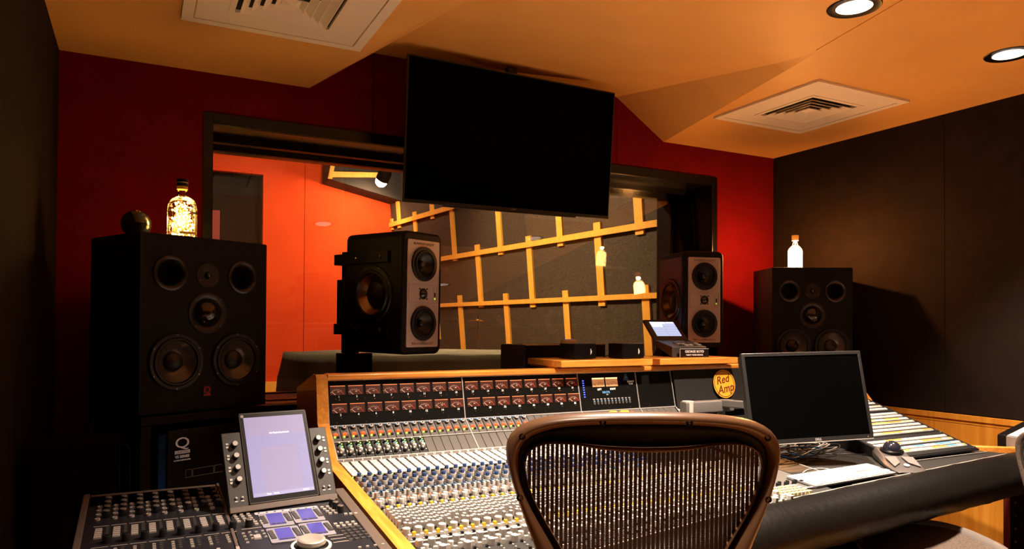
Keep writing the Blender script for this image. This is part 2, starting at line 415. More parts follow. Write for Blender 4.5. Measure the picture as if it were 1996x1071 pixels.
# reveal linings
b.box(WX0, WX0+.012, YF, YF+.66, WZ0, WZ1); b.box(WX1-.012, WX1, YF, YF+.66, WZ0, WZ1); b.box(WX0, WX1, YF, YF+.66, WZ1-.012, WZ1)
wpart('window_frame', b, 'frame_black', win, bevel=.002)
b = B(); b.box(WX0+.012, WX1-.012, YF-.01, YF+.66, WZ0-.004, WZ0+.006)
wpart('window_ledge', b, 'ledge', win)
b = B(); b.box(WX0, WX1, YF-.018, YF-.0145, WZ0-.006, WZ0+.002); b.box(WX0, WX1, YF-.012, YF-.006, WZ0-.075, WZ0-.07)
wpart('ledge_trim', b, 'silver_trim', win)
def pane(yb, yt, name='glass_pane'):
    z0, z1 = WZ0+.008, WZ1-.012
    bb = B(); bb._add([(WX0+.013, yb, z0), (WX1-.013, yb, z0), (WX1-.013, yt, z1), (WX0+.013, yt, z1),
                       (WX0+.013, yb+.008, z0), (WX1-.013, yb+.008, z0), (WX1-.013, yt+.008, z1), (WX0+.013, yt+.008, z1)],
                      [(0, 1, 2, 3), (7, 6, 5, 4), (0, 4, 5, 1), (1, 5, 6, 2), (2, 6, 7, 3), (3, 7, 4, 0)])
    p = wpart(name, bb, 'window_glass', win, shade=None)
    s = B()                                                          # the stops that hold the pane
    for q in (-.016, .010):
        s.box(WX1-.035, WX1-.012, 0, .012, 0, 0)
    return p
pane(4.115, 4.235); pane(4.545, 4.435)
b = B()
for (yb, yt) in ((4.10, 4.22), (4.125, 4.245), (4.53, 4.42), (4.555, 4.445)):
    for x0, x1 in ((WX0+.012, WX0+.03), (WX1-.03, WX1-.012)):
        b.prism([(yb, WZ0+.006), (yb+.012, WZ0+.006), (yt+.012, WZ1-.012), (yt, WZ1-.012)], 'x', x0, x1)
    b.box(WX0+.03, WX1-.03, yt, yt+.012, WZ1-.045, WZ1-.012); b.box(WX0+.03, WX1-.03, yb, yb+.012, WZ0+.006, WZ0+.014)
wpart('glazing_bead', b, 'frame_black', win)

# ---- the live room beyond the glass
LY0, LYF = 4.66, 10.95
struct('floor_live', B().box(-2.6, 6.2, LY0, LYF+1.2, -.1, 0), 'floor_wood')
struct('ceiling_live', B().box(-2.6, 6.2, LY0, LYF+1.2, 4.3, 4.4), 'live_ceiling')
struct('wall_live_left', B().box(-2.5, -2.3, LY0, LYF, 0, 4.3), 'lattice_wall')
b = B()                                                              # far wall: orange fabric, one seam, a dark doorway
b.box(-2.5, .80, LYF, LYF+.1, 0, 4.3); b.box(1.585, 2.168, LYF, LYF+.1, 0, 4.3); b.box(2.176, 4.3, LYF, LYF+.1, 0, 4.3); b.box(.80, 1.585, LYF, LYF+.1, 3.46, 4.3)
struct('wall_live_back', b, 'orange_fabric')
struct('baseboard_live', B().box(-2.3, 3.6, LYF-.05, LYF, 0, .47), 'lattice_wood')
b = B(); b.box(.80, 1.585, LYF+.25, LYF+.3, 0, 3.5); b.box(.80, .84, LYF+.1, LYF+.25, 0, 3.46); b.box(1.55, 1.585, LYF+.1, LYF+.25, 0, 3.46); b.box(.80, 1.585, LYF+.1, LYF+.25, 3.46, 3.5)
struct('door_1', b, 'door_dark')
struct('door_2', B().box(.842, 1.02, LYF+.16, LYF+.2, 0, 2.92), 'door_red')
th, ln = radians(5), radians(5)
Ld = Vector((-sin(th), cos(th), 0)); Lu = Vector((-sin(ln)*cos(th), -sin(ln)*sin(th), cos(ln))); Ln = Lu.cross(Ld)
LP = Matrix(((Ld.x, Lu.x, Ln.x, 4.2), (Ld.y, Lu.y, Ln.y, 4.6), (Ld.z, Lu.z, Ln.z, 1.3), (0, 0, 0, 1)))   # x along wall, y up it, z out of it
sg = 1 if Ln.x < 0 else -1
b = B(); b.box(-.3, 6.9, -1.32, 3.1, *sorted((-.12*sg, 0)), LP); struct('wall_live_right', b, 'lattice_wall')
lat = thing('wood_lattice', 'golden timber lattice fixed on the dark leaning wall beyond the glass', 'wall lattice', (4.1, 5.5, 0))
def slat(s0, s1, h0, h1, z0=.0, zt=.022):
    wpart('slat', B().box(s0, s1, h0, h1, *sorted((z0*sg, (z0+zt)*sg)), LP), 'lattice_wood', lat)
slat(4.25, 6.60, 1.535, 1.60, .022); slat(-.1, 4.95, .885, .945, .022); slat(-.1, 5.9, .255, .305, .022)
for s, h0, h1, w in ((6.07, 1.49, 2.18, .10), (5.50, 1.37, 1.66, .10), (4.92, 1.49, 2.1, .10), (4.345, .86, 1.60, .10), (3.175, .85, 1.9, .10), (1.965, .845, 1.85, .10), (1.345, .20, 1.02, .104),
                     (2.563, .21, 1.01, .10), (3.733, .23, 1.02, .10), (4.29, -.95, .40, .10), (3.13, -.95, .385, .10), (1.935, -.95, .375, .10), (.745, .84, 1.9, .11), (.72, -.95, .38, .10), (6.345, 1.49, 1.66, .08), (5.0, -.2, .40, .10), (-.1+.2, .2, 1.0, .1)):
    slat(s-w/2, s+w/2, h0, h1)
# dark bulkhead with a timber batten in the far right corner
struct('trim_3', B().prism([(2.43, 3.40), (3.75, 3.13), (3.75, 4.3), (2.43, 4.3)], 'y', LYF-.45, LYF), 'live_ceiling')
ct = thing('ceiling_batten', 'orange timber batten angled under the dark bulkhead beside the live room spotlight', 'batten', (2.45, LYF-.47, 3.45))
wpart('batten', B().prism([(2.42, 3.42), (3.3, 3.50), (3.3, 3.57), (2.42, 3.50)], 'y', LYF-.50, LYF-.46), 'lattice_wood', ct)
wpart('upright', B().prism([(2.40, 3.40), (2.46, 3.40), (2.52, 3.72), (2.46, 3.72)], 'y', LYF-.49, LYF-.455), 'lattice_wood', ct)

# ================================================================ CEILING FITTINGS
def downlight(i, x, y, w, deg, bl):
    labs = ['round black-rimmed ceiling downlight nearest the top edge, larger of the two seen', 'round black-rimmed ceiling downlight at the right edge above the black wall']
    t = thing('ceiling_downlight', labs[i] if i < 2 else 'ceiling downlight over the room outside the photo, number %s from the glass' % ['', '', 'three', 'four', 'five', 'six'][i], 'ceiling light', (x, y, ZC))
    if i >= 2: t['label'] = 'black-rimmed ceiling downlight out of the picture, lighting the console and chairs'; t['group'] = 'downlights outside the picture'
    part('trim_ring', B().lathe([(.072, -.001), (.088, -.001), (.100, -.004), (.103, -.0005), (.1, .0), (.072, 0)], seg=40), 'cap_black', t, shade='auto')
    part('reflector', B().lathe([(.074, -.002), (.062, .0-.0012), (.05, -.0008)], seg=32, cap=False), 'reflector', t)
    part('lens', B().lathe([(.0001, -.0036), (.05, -.0032), (.071, -.0015), (.0001, -.0012)], seg=32), 'lamp_glass', t, 'glowing frosted lens')
    spot('lamp', (x, y, ZC-.02), (x, y-.001, 0), w, deg, bl, WARM, .045, t)
for i, a in enumerate(DOWN): downlight(i, *a)
def diffuser(cx, cy, hw, hd, label):
    t = thing('air_diffuser', label, 'ceiling vent', (cx, cy, ZC))
    b = B()
    def ring(bb, a, c, z0, z1, r=1.0):
        ax, ay, bx, by = hw*a, hd*a, hw*c, hd*c
        bb._add([(-ax, -ay, z0), (ax, -ay, z0), (ax, ay, z0), (-ax, ay, z0), (-bx, -by, z1), (bx, -by, z1), (bx, by, z1), (-bx, by, z1)],
                [(i, (i+1) % 4, 4+(i+1) % 4, 4+i) for i in range(4)])
    def fr4(bb, a, c, z0, z1):
        for x0, x1, y0, y1 in ((-a, a, -a, -c), (-a, a, c, a), (-a, -c, -c, c), (c, a, -c, c)): bb.box(hw*x0, hw*x1, hd*y0, hd*y1, z0, z1)
    fr4(b, 1, .885, -.012, .001)
    part('frame', b, 'vent_white', t, shade=None)
    b = B(); fr4(b, .872, .56, -.010, -.0005); fr4(b, .5599, .50, -.014, -.0005)
    part('panel', b, 'vent_white', t, shade=None)
    part('neck', B().box(-hw*.5, hw*.5, -hd*.5, hd*.5, -.0012, -.0006), 'vent_inside', t, 'dark opening behind the vanes')
    for k in range(4):
        a = .455-.10*k; b = B(); ring(b, a, a-.075, -.022, -.0022); ring(b, a-.008, a-.08, -.022, -.0022); ring(b, a, a-.008, -.022, -.022)
        part('vane', b, 'vent_white', t, shade=None)
    b = B(); a = .09; b._add([(-hw*a, -hd*a, -.012), (hw*a, -hd*a, -.012), (hw*a, hd*a, -.012), (-hw*a, hd*a, -.012), (0, 0, -.022)], [(0, 1, 4), (1, 2, 4), (2, 3, 4), (3, 0, 4), (3, 2, 1, 0)])
    part('centre_cone', b, 'vent_white', t, shade=None)
    return t
diffuser(.525, 2.945, .38, .38, 'large white square ceiling vent cut by the top edge, above the red wall')
diffuser(3.485, 2.99, .37, .385, 'white square ceiling vent on the right soffit, by the black wall')
for x, y, lab in ((1.377, 3.12, 'tiny white ceiling sensor left of the two above the screen'), (2.28, 3.17, 'tiny white ceiling sensor near the dark cheek, right of the screen top')):
    z = ZC+(y-YT)/(YF-YT)*(ZMID-ZC)
    tag(obj('ceiling_sensor', B().lathe([(.0001, -.012), (.008, -.010), (.013, -.002), (.013, .001)], T(x, y, z), 16), 'white_plastic', shade='auto'), lab, 'sensor')

# ================================================================ THE HANGING SCREEN
tv = thing('television', 'large black flat television hung from the ceiling before the studio window', 'television', (1.893, 3.664, 1.952), radians(2.2), radians(5.3), radians(-.5))
w, h = .668, .762
part('casing', B().box(-w+.02, w-.02, .012, .05, .03, h-.02).box(-w, w, 0, .014, 0, h), 'tv_bezel', tv, bevel=.003)
part('display', B().box(-w+.009, w-.009, -.0012, .0, .018, h-.009), 'screen_off', tv, shade=None)
part('maker_name', text_mesh('SONY', .013, T(0, -.001, .009) @ FRONT), 'logo_grey', tv, 'small grey maker lettering')
part('lower_bar', B().box(-.43, .43, .004, .03, -.008, .001), 'tv_bezel', tv, bevel=.002)
part('bracket', B().box(-.12, .12, .05, .085, .25, .55).box(-.03, .03, .085, .125, .3, .82), 'tv_bezel', tv, bevel=.002)

def bore(o, holes):
    """cut round holes in a part: (matrix whose z is the axis, radius, from, to)"""
    b = B()
    for m, r, z0, z1 in holes: b.cyl(r, z0, z1, m, 40)
    b.clean(); me = bpy.data.meshes.new('cutter'); b.b.to_mesh(me); b.b.free()
    c = bpy.data.objects.new('cutter', me); COL.objects.link(c)
    keep = [md for md in o.modifiers if md.type == 'BEVEL']; bv = [(k.width, k.segments) for k in keep]
    for k in keep: o.modifiers.remove(k)
    par = o.parent; o.parent = None; mb = o.matrix_basis.copy(); o.matrix_basis = I4
    md = o.modifiers.new('bore', 'BOOLEAN'); md.operation = 'DIFFERENCE'; md.object = c; md.solver = 'EXACT'
    dg = bpy.context.evaluated_depsgraph_get(); new = bpy.data.meshes.new_from_object(o.evaluated_get(dg))
    o.modifiers.remove(md); old = o.data; o.data = new; bpy.data.objects.remove(c)
    o.parent = par; o.matrix_basis = mb
    set_sharp(o.data)
    for wd, sg_ in bv:
        k = o.modifiers.new('bevel', 'BEVEL'); k.width = wd; k.segments = sg_; k.limit_method = 'ANGLE'; k.angle_limit = radians(40)

# ================================================================ LARGE MAIN MONITOR SPEAKERS
def driver(name, t, x, z, r_out, r_cone, r_cap, depth, cone='cone_shiny', y=-.001, cap='cone_black', m0=None, scr=6):
    """a cone driver facing -y at (x, z)"""
    m = (m0 or T(x, y, z) @ FRONT)
    d = part(name, B().lathe([(r_out, -.001), (r_out, .006), (r_out*.975, .010), (r_cone*1.10, .010), (r_cone*1.04, .004), (r_cone*1.0, .002)], m, 40, False), 'rubber', t)
    part('surround', B().lathe([(r_cone*1.09, .007), (r_cone*1.04, .015), (r_cone*.97, .015), (r_cone*.93, .006)], m, 40, False), 'rubber', d)
    part('cone', B().lathe([(r_cone*.94, .007), (r_cone*.7, -.014*depth), (r_cap*1.0, -.026*depth), (.0001, -.027*depth)], m, 40, False), cone, d)
    part('dust_cap', B().lathe([(r_cap, -.025*depth), (r_cap*.9, -.012*depth), (r_cap*.6, -.004*depth), (.0001, -.0005*depth)], m, 28, False), cap, d)
    if scr:
        for k in range(scr):
            a = pi/scr+2*pi*k/scr; part('screw', B().cyl(.0035, .009, .0112, m @ T(r_out*.95*cos(a), r_out*.95*sin(a), 0), 8), 'screw', d)
    return d
def main_speaker(label, loc, yaw, w, d, h=.70):
    t = thing('studio_monitor', label, 'loudspeaker', loc, yaw)
    cb = part('cabinet', B().rbox(-w/2, w/2, 0, d, 0, h, .006, 'y', 3), 'cab_black', t, bevel=.003)
    bore(cb, [(T(s*w*.285, 0, h-.152) @ FRONT, .0485, -.10, .01) for s in (-1, 1)]+[(T(s*w*.237, 0, .20) @ FRONT, .098, -.09, .01) for s in (-1, 1)]+[(T(0, 0, h-.305) @ FRONT, .056, -.04, .01)])
    for s in (-1, 1):
        m = T(s*w*.285, 0, h-.152) @ FRONT
        p = part('port', B().lathe([(.070, -.0005), (.0685, .006), (.061, .0085), (.053, .005), (.0465, -.006), (.043, -.03), (.042, -.085)], m, 36, False), 'horn_black', t)
        part('port_tube', B().lathe([(.042, -.085), (.0001, -.086)], m, 28, False), 'port_black', p, 'deep black opening')
        q = w*.237
        driver('woofer', t, s*q, .20, .112, .088, .040, 1.0, m0=T(s*q, -.001, .20) @ FRONT)
    m = T(0, 0, h-.152) @ FRONT
    tw = part('tweeter', B().lathe([(.050, -.0005), (.050, .003), (.030, .003), (.016, .0005)], m, 32, False), 'horn_black', t)
    part('tweeter_dome', B().lathe([(.014, .001), (.012, .008), (.007, .0125), (.0001, .0145)], m, 24, False), 'dome', tw)
    for a in (pi/2, pi*7/6, -pi/6): part('screw', B().cyl(.003, .002, .0045, m @ T(.042*cos(a), .042*sin(a), 0), 8), 'screw', tw)
    m = T(0, 0, h-.305) @ FRONT
    md_ = part('midrange', B().lathe([(.084, -.0005), (.083, .004), (.070, .005), (.060, .000), (.052, -.006)], m, 36, False), 'horn_black', t)
    part('midrange_dome', B().lathe([(.052, -.006), (.047, .010), (.034, .022), (.018, .028), (.0001, .030)], m, 32, False), 'dome', md_)
    for k in range(4): a = pi/4+pi/2*k; part('screw', B().cyl(.003, .004, .0065, m @ T(.077*cos(a), .077*sin(a), 0), 8), 'screw', md_)
    bd = part('badge', B().box(-.017, .017, -.003, 0, .057, .099), 'badge_black', t)
    part('badge_letter', text_mesh('Q', .038, T(0, -.0032, .080) @ FRONT, bold=.001), 'badge_red', bd, 'red letter Q')
    part('badge_strip', B().box(-.016, .016, -.0035, -.003, .0575, .064), 'badge_red', bd)
    return t
SL = (.251, 3.205, .950)
main_speaker('big black three-way studio speaker on the left, ball and bottle on top', SL, radians(26.5), .556, .40)
SR = (3.815, 3.235, .982)
main_speaker('black three-way studio speaker in the right corner, half behind the computer monitor', SR, radians(-28), .51, .38)

# the open stand under the left speaker, with the subwoofer unit in it
st = thing('speaker_stand', 'black open-fronted speaker stand under the big left speaker', 'speaker stand', (SL[0], SL[1], 0), radians(26.5))
w, d, h = .275, .42, .944
b = B().box(-w, w, -.012, d, h-.035, h)
part('top_board', b, 'cab_black', st, bevel=.004)
for s in (-1, 1): part('side_board', B().box(*sorted((s*w, s*(w-.045))), -.012, d, 0, h-.036), 'cab_black', st, bevel=.004)
part('back_board', B().box(-w+.046, w-.046, d-.02, d, 0, h-.036), 'void_black', st)
part('bottom_board', B().box(-w+.046, w-.046, -.005, d-.021, 0, .04), 'cab_black', st)
sw = thing('subwoofer_amplifier', 'black subwoofer amplifier with white letter Q inside the left speaker stand', 'amplifier', (SL[0]+.035, SL[1]+.012, .041), radians(26.5))
part('cabinet', B().box(-.195, .19, .01, .33, .0, .84), 'cap_black', sw, bevel=.003)
part('side_fin', B().box(-.226, -.196, .02, .30, .0, .825), 'blue_side', sw, 'deep blue side panel')
part('logo_letter', text_mesh('Q', .060, T(-.135, .0095, .785) @ FRONT, sx=1.3), 'logo_white', sw, 'white serif letter Q')
lp = part('logo_bar', B().box(-.166, -.104, .008, .0096, .744, .757), 'logo_white', sw)
part('maker_name', text_mesh('QUESTED', .0125, T(-.135, .0078, .7505) @ FRONT), 'badge_black', sw, 'black lettering on the white bar')
part('series_name', text_mesh('VS SERIES', .0145, T(-.135, .0095, .732) @ FRONT, bold=.0004), 'logo_white', sw, 'white lettering')
part('model_line', text_mesh('ACTIVE SUBWOOFER', .0072, T(-.135, .0095, .718) @ FRONT, bold=.0002), 'logo_white', sw, 'small white lettering')
b = B()
for x0, x1 in ((-.12, -.095), (-.09, 0), (.005, .06), (.065, .15)):
    for q in (.645, .675): b.box(x0, x1, .0088, .0096, q, q+.0015)
    for q in (x0, x1): b.box(q-.0008, q+.0008, .0088, .0096, .645, .675)
part('control_outline', b, 'logo_grey', sw, 'thin pale outlines')
st2 = thing('speaker_stand', 'black speaker stand under the right corner speaker, mostly hidden by the console', 'speaker stand', (SR[0], SR[1], 0), radians(-28))
part('top_board', B().box(-.25, .25, 0, .37, .94, .978), 'cab_black', st2, bevel=.004)
part('pillar', B().box(-.18, .18, .06, .32, .05, .939), 'cab_black', st2, bevel=.004)
part('base_board', B().box(-.25, .25, 0, .37, 0, .049), 'cab_black', st2, bevel=.004)
# dark equipment rack left of it, cable loops
rk = thing('equipment_rack', 'plain black equipment rack in the dark left corner behind the control surface', 'rack', (-.125, 2.80, 0))
part('case', B().box(-.19, .07, 0, .23, .02, .90), 'void_black', rk, bevel=.004)
part('plinth', B().box(-.17, .06, .02, .21, 0, .0195), 'rubber', rk)
part('corner_trim', B().box(.0705, .077, -.004, .004, .1, .90), 'cab_black', rk)
def cable(label, path, r, m, group=None):
    pts = [Vector(p) for p in path]; out = []
    n = len(pts)
    for i in range(n-1):
        p0, p1, p2, p3 = pts[max(i-1, 0)], pts[i], pts[i+1], pts[min(i+2, n-1)]
        for k in range(6):
            t = k/6; out.append(.5*((2*p1)+(-p0+p2)*t+(2*p0-5*p1+4*p2-p3)*t*t+(-p0+3*p1-3*p2+p3)*t**3))
    out.append(pts[-1])
    return tag(obj('cable', B().tube(out, r, 6), m, shade='auto'), label, 'cable', group)
cable('thin loop of dark cable drooping beside the left speaker stand', [(-.135, 3.10, .955), (-.15, 3.09, .91), (-.12, 3.07, .865), (-.06, 3.05, .852), (-.025, 3.045, .835), (-.022, 3.045, .70), (-.022, 3.045, .3), (-.022, 3.045, .01)], .0022, 'cable_black')

# ================================================================ THINGS ON THE LEFT SPEAKER
bx, by, bz = .158, 3.335, 1.6505
bt = thing('lit_bottle', 'clear square-shouldered bottle full of golden fairy lights on the left speaker', 'bottle', (bx, by, bz), radians(10))
def bottle_shape(prof_w, sq, m=I4, seg=40):
    """(half width, z) rings, squared off where sq"""
    vs = []; fs = []; n = len(prof_w)
    for r, z, q in prof_w:
        for k in range(seg):
            a = 2*pi*k/seg; c, s = cos(a), sin(a)
            e = 2/(2+6*q); px = abs(c)**e*(1 if c > 0 else -1); py = abs(s)**e*(1 if s > 0 else -1)
            vs.append((r*px, r*py*(1-.35*q), z))
    for j in range(n-1):
        for k in range(seg): fs.append((j*seg+k, j*seg+(k+1) % seg, (j+1)*seg+(k+1) % seg, (j+1)*seg+k))
    fs.append(tuple(range(seg-1, -1, -1)))
    b = B(); b._add(vs, fs, m); return b
part('glass_body', bottle_shape([(.050, 0, 1), (.0545, .004, 1), (.0545, .130, 1), (.052, .150, .8), (.044, .167, .5), (.030, .178, .15), (.0195, .184, 0), (.0185, .190, 0), (.0185, .214, 0), (.021, .216, 0), (.021, .226, 0)], 1), 'bottle_glass', bt)
cp = part('stopper', B().cyl(.0225, .224, .256, seg=28), 'cap_black', bt, bevel=.002)
part('cap_band', B().cyl(.0228, .2385, .2415, seg=28), 'silver_trim', cp)
part('neck_ring', B().cyl(.0215, .212, .2235, seg=28), 'cork', bt)
random.seed(11); wire = []; pts = []
for i in range(190):
    z = .008+.15*(random.random()**1.35); a = random.random()*2*pi; r = .044*math.sqrt(random.random())
    if z > .14: r *= .7
    pts.append((r*cos(a), r*sin(a)*.66, z))
pts.append((0, 0, .180)); pts.append((.002, -.004, .172))
b = B().tube(pts, .0004, 3); part('light_wire', b, 'copper_wire', bt)
b = B()
for p in pts: b.sphere(random.choice((.0020, .0029, .0040)), T(*p), 8, 5)
part('fairy_lights', b, 'fairy', bt, 'glowing golden beads', kind='stuff')
lb = part('label', B().box(-.018, .050, -.0372, -.0362, .022, .034), 'label_orange', bt)
part('label_text', text_mesh('BULLEIT', .0055, T(.004, -.0375, .0375) @ FRONT), 'ink_dark', lb)
b = B()
for k in range(2): b.box(-.016, .048, -.0376, -.0371, .0245+.0045*k, .0262+.0045*k)
part('label_lines', b, 'ink_dark', lb)
def lamp_point(t, loc, watts, color, r=.03):
    d = bpy.data.lights.new('glow', 'POINT'); d.energy = watts; d.color = color; d.shadow_soft_size = r
    o = bpy.data.objects.new('glow', d); COL.objects.link(o); o.parent = t; o.location = loc; return o
lamp_point(bt, (0, 0, .09), 5, (1, .55, .12), .025)
bl = thing('bowling_ball', 'shiny black bowling ball with finger holes on the left speaker, beside the lit bottle', 'ball', (-.012, 3.345, 1.6505+.057))
part('sphere', B().sphere(.057, I4, 40, 24), 'ball_dark', bl)
for e, a in ((62, -75), (8, 35), (50, -60)):
    m = RZ(radians(a)) @ RY(radians(90-e)) @ T(0, 0, .0564)
    part('finger_hole', B().lathe([(.0085, .0), (.008, .0012), (.0065, .0012), (.006, .0002), (.0001, 0)], m, 16, False), 'horn_black' if a != -75 else 'cork', bl)

# ================================================================ THE BRIGHT BOTTLE ON THE RIGHT SPEAKER
vb = thing('lit_bottle', 'glowing white vodka-style bottle on the right corner speaker', 'bottle', (3.80, 3.36, 1.6825), radians(-25))
part('glass_body', B().lathe([(.042, 0), (.047, .004), (.047, .112), (.044, .126), (.032, .141), (.020, .149), (.0175, .156), (.0175, .190)], seg=40, cap=False), 'clear_glass', vb)
part('glowing_filling', B().lathe([(.0001, .004), (.042, .006), (.044, .012), (.044, .111), (.040, .122), (.029, .136), (.0001, .142)], seg=36, cap=False), 'liquid_glow', vb, 'bright white-gold glow', shade='auto')
part('neck_light', B().sphere(.006, T(0, 0, .152), 10, 6), 'fairy', vb)
lamp_point(vb, (0, 0, .170), 48, (1, .40, .10), .014)
part('cap', B().lathe([(.0205, .188), (.0215, .190), (.0215, .214), (.0205, .216), (.0001, .216), (.0001, .188)], seg=28, cap=False), 'label_orange', vb)
part('neck_collar', B().cyl(.0196, .181, .187, seg=28), 'plate_silver', vb)
def bent_text(s, size, z, r, m):
    me = text_mesh(s, size, I4, .0003, bold=.0003)
    for v in me.vertices:
        a = v.co.x/r; y = v.co.y; dz = v.co.z
        v.co = Vector(((r+dz)*sin(a), -(r+dz)*cos(a), z+y))
    return me
part('brand_text', bent_text('ABSOLUT', .0155, .106, .0474, None), 'ink_dark', vb, 'dark lettering')
part('brand_text', bent_text('VODKA', .0125, .090, .0474, None), 'ink_dark', vb, 'dark lettering')


# ================================================================ THE TWO SILVER-FACED NEAR-FIELD SPEAKERS
def nearfield(label, loc, yaw, pit=0, d=.40, sidecol='cab_black'):
    t = thing('nearfield_monitor', label, 'loudspeaker', loc, yaw, pit)
    w, h = .258, .572; z0 = -.034
    cb = part('cabinet', B().rbox(-w/2, w/2, .0, d, z0, z0+h, .034, 'y', 8), 'cab_black', t, bevel=.012, bseg=3)
    FZ = [.50-(297-108)*.00059, .50-(768-108)*.00059]; SZm = z0+h*.49
    bore(cb, [(T(0, 0, z) @ FRONT, .066, -.07, .03) for z in FZ]+[(T(s*w/2, d*.50, SZm) @ RY(s*pi/2), .118, -.085, .03) for s in (-1, 1)])
    for s in (-1, 1):
        sk_ = part('side_skin', B().box(*sorted((s*w/2, s*(w/2+.0012))), .03, d-.02, z0+.036, z0+h-.036), sidecol, t)
        bore(sk_, [(T(s*w/2, d*.50, SZm) @ RY(s*pi/2), .118, -.05, .03)])
    fp = part('face_plate', B().rbox(-.104, .104, -.005, .0005, 0, .50, .008, 'y', 4), 'plate_silver', t, bevel=.001)
    bore(fp, [(T(0, 0, z) @ FRONT, .066, -.03, .03) for z in FZ])
    s_ = .00059
    for z in (.50-(297-108)*s_, .50-(768-108)*s_):
        driver('woofer', t, 0, z, .0815, .060, .020, 1.3, 'cone_black', m0=T(0, -.0055, z) @ FRONT, scr=0)
    z = .50-(533-108)*s_
    tw = part('tweeter', B().lathe([(.0265, -.0), (.026, .0015), (.020, .0015), (.017, .0005)], T(0, -.0055, z) @ FRONT, 28, False), 'rubber', t)
    part('tweeter_dome', B().lathe([(.019, .0008), (.015, .006), (.008, .010), (.0001, .0115)], T(0, -.0055, z) @ FRONT, 24, False), 'dome', tw)
    for k in range(4): a = pi/4+pi/2*k; part('screw', B().cyl(.0045, 0, .0015, T(.033*cos(a), -.0055, z+.033*sin(a)) @ FRONT, 10), 'rubber', tw)
    def outline(x0, x1, za, zb, y=-.0062, wd=.0009):
        b = B()
        for q in (za, zb): b.box(x0, x1, y, y+.001, q-wd/2, q+wd/2)
        for q in (x0, x1): b.box(q-wd/2, q+wd/2, y, y+.001, za, zb)
        return b
    part('panel_outline', outline(-.094, .094, z-.041, z+.043), 'plate_text', fp)
    sp = part('switch', outline(.066, .088, z-.033, z+.031), 'plate_text', t)
    part('lever', B().box(.073, .081, -.0075, -.005, z-.012, z+.008), 'rubber', sp)
    part('power_light', B().cyl(.0028, 0, .0015, T(.077, -.0058, z-.021) @ FRONT, 10), 'green_led', sp)
    part('maker_name', text_mesh('BAREFOOT', .0155, T(0, -.0056, .482) @ FRONT, bold=.0002, sx=1.75), 'plate_text', fp, 'dark extended lettering')
    part('model_name', text_mesh('MicroMain27', .0165, T(0, -.0056, .0165) @ FRONT, bold=.0002, sx=1.65), 'plate_text', fp, 'dark extended lettering')
    for s in (-1, 1):
        m = T(s*w/2+s*.001, d*.50, z0+h*.49) @ RY(s*pi/2)
        dw = driver('side_woofer', t, 0, 0, .135, .104, .062, 1.1, 'bronze_cone', m0=m, scr=8)
        dw['label'] = 'side woofer with a bronze cone'
    return t
NL = (1.183, 3.225, 1.197)
nearfield('silver-faced black near-field speaker on a bracket, left of the hanging screen', NL, radians(25), radians(.8))
NR = (2.952, 3.276, 1.207)
nearfield('silver-faced near-field speaker at the right end of the window, by the tilted touch remote', NR, radians(-13), 0, .33, 'cab_blue')
# the bracket stand that holds the left one (local frame of that speaker)
bs = thing('speaker_bracket_stand', 'black steel column with two clamp arms holding the left near-field speaker', 'speaker stand', (NL[0], NL[1], 0), radians(25))
z = NL[2]
for zz in (.395, .055):
    a = part('clamp_arm', B().box(-.145, -.133, .08, .46, z+zz, z+zz+.052).box(.133, .145, .08, .46, z+zz, z+zz+.052).box(-.145, .145, .452, .464, z+zz, z+zz+.052), 'cap_black', bs, bevel=.001)
    for yy in (.13, .30): part('bolt', B().lathe([(.0001, 0), (.009, 0), (.009, .003), (.005, .006), (.0001, .006)], T(-.145, yy, z+zz+.026) @ RY(-pi/2), 12, False), 'screw', a)
part('upright', B().box(-.06, .02, .466, .51, z-.04, z+.47), 'cap_black', bs, bevel=.002)
part('upright_sleeve', B().box(-.075, .035, .464, .53, z+.1, z+.33), 'cap_black', bs, bevel=.004)
part('column', B().box(-.07, .07, .42, .54, .02, z-.041), 'cap_black', bs, bevel=.004)
part('base_plate', B().box(-.20, .20, .28, .68, 0, .0195), 'cap_black', bs, bevel=.003)
bs2 = thing('speaker_bracket_stand', 'black steel column under the right near-field speaker, hidden behind the console', 'speaker stand', (NR[0], NR[1], 0), radians(-13))
part('column', B().box(-.06, .06, .34, .44, .02, NR[2]-.06), 'cap_black', bs2, bevel=.004)
part('top_plate', B().box(-.10, .10, .20, .44, NR[2]-.0595, NR[2]-.0345), 'cap_black', bs2, bevel=.002)
part('base_plate', B().box(-.17, .17, .28, .58, 0, .0195), 'cap_black', bs2, bevel=.003)

# ================================================================ THE MIXING CONSOLE
CX0, CX1 = .705, 3.86
con = thing('mixing_console', 'large wood-framed mixing console full of grey, white and blue knobs', 'mixing console', (2.2, 2.6, 0))
CI = T(-2.2, -2.6, 0)
def cp_(name, b, mats, label=None, **k): return wpart(name, b, mats, con, label, **k)
# desk, module slope and meter bridge frames: x along the console, y up the slope, z out of it
def Dz(y): return .749+.101*(y-2.86)
aD = math.atan(.101)
def D(x, y, up=0): return T(x, y, Dz(y)) @ RX(aD) @ T(0, 0, up)
MODV = Vector((0, 3.029-2.876, .877-.761)); MODL = MODV.length; aM = atan2(MODV.z, MODV.y)
def Mo(x, t, up=0): return T(x, 2.876, .761) @ RX(aM) @ T(0, t, up)
BRV = Vector((0, .044, .188)); BRL = BRV.length; aB = atan2(BRV.z, BRV.y)
def Br(x, t, up=0): return T(x, 3.029, .877) @ RX(aB) @ T(0, t, up)
YD0 = 1.90                                             # front of the desk plane at the left
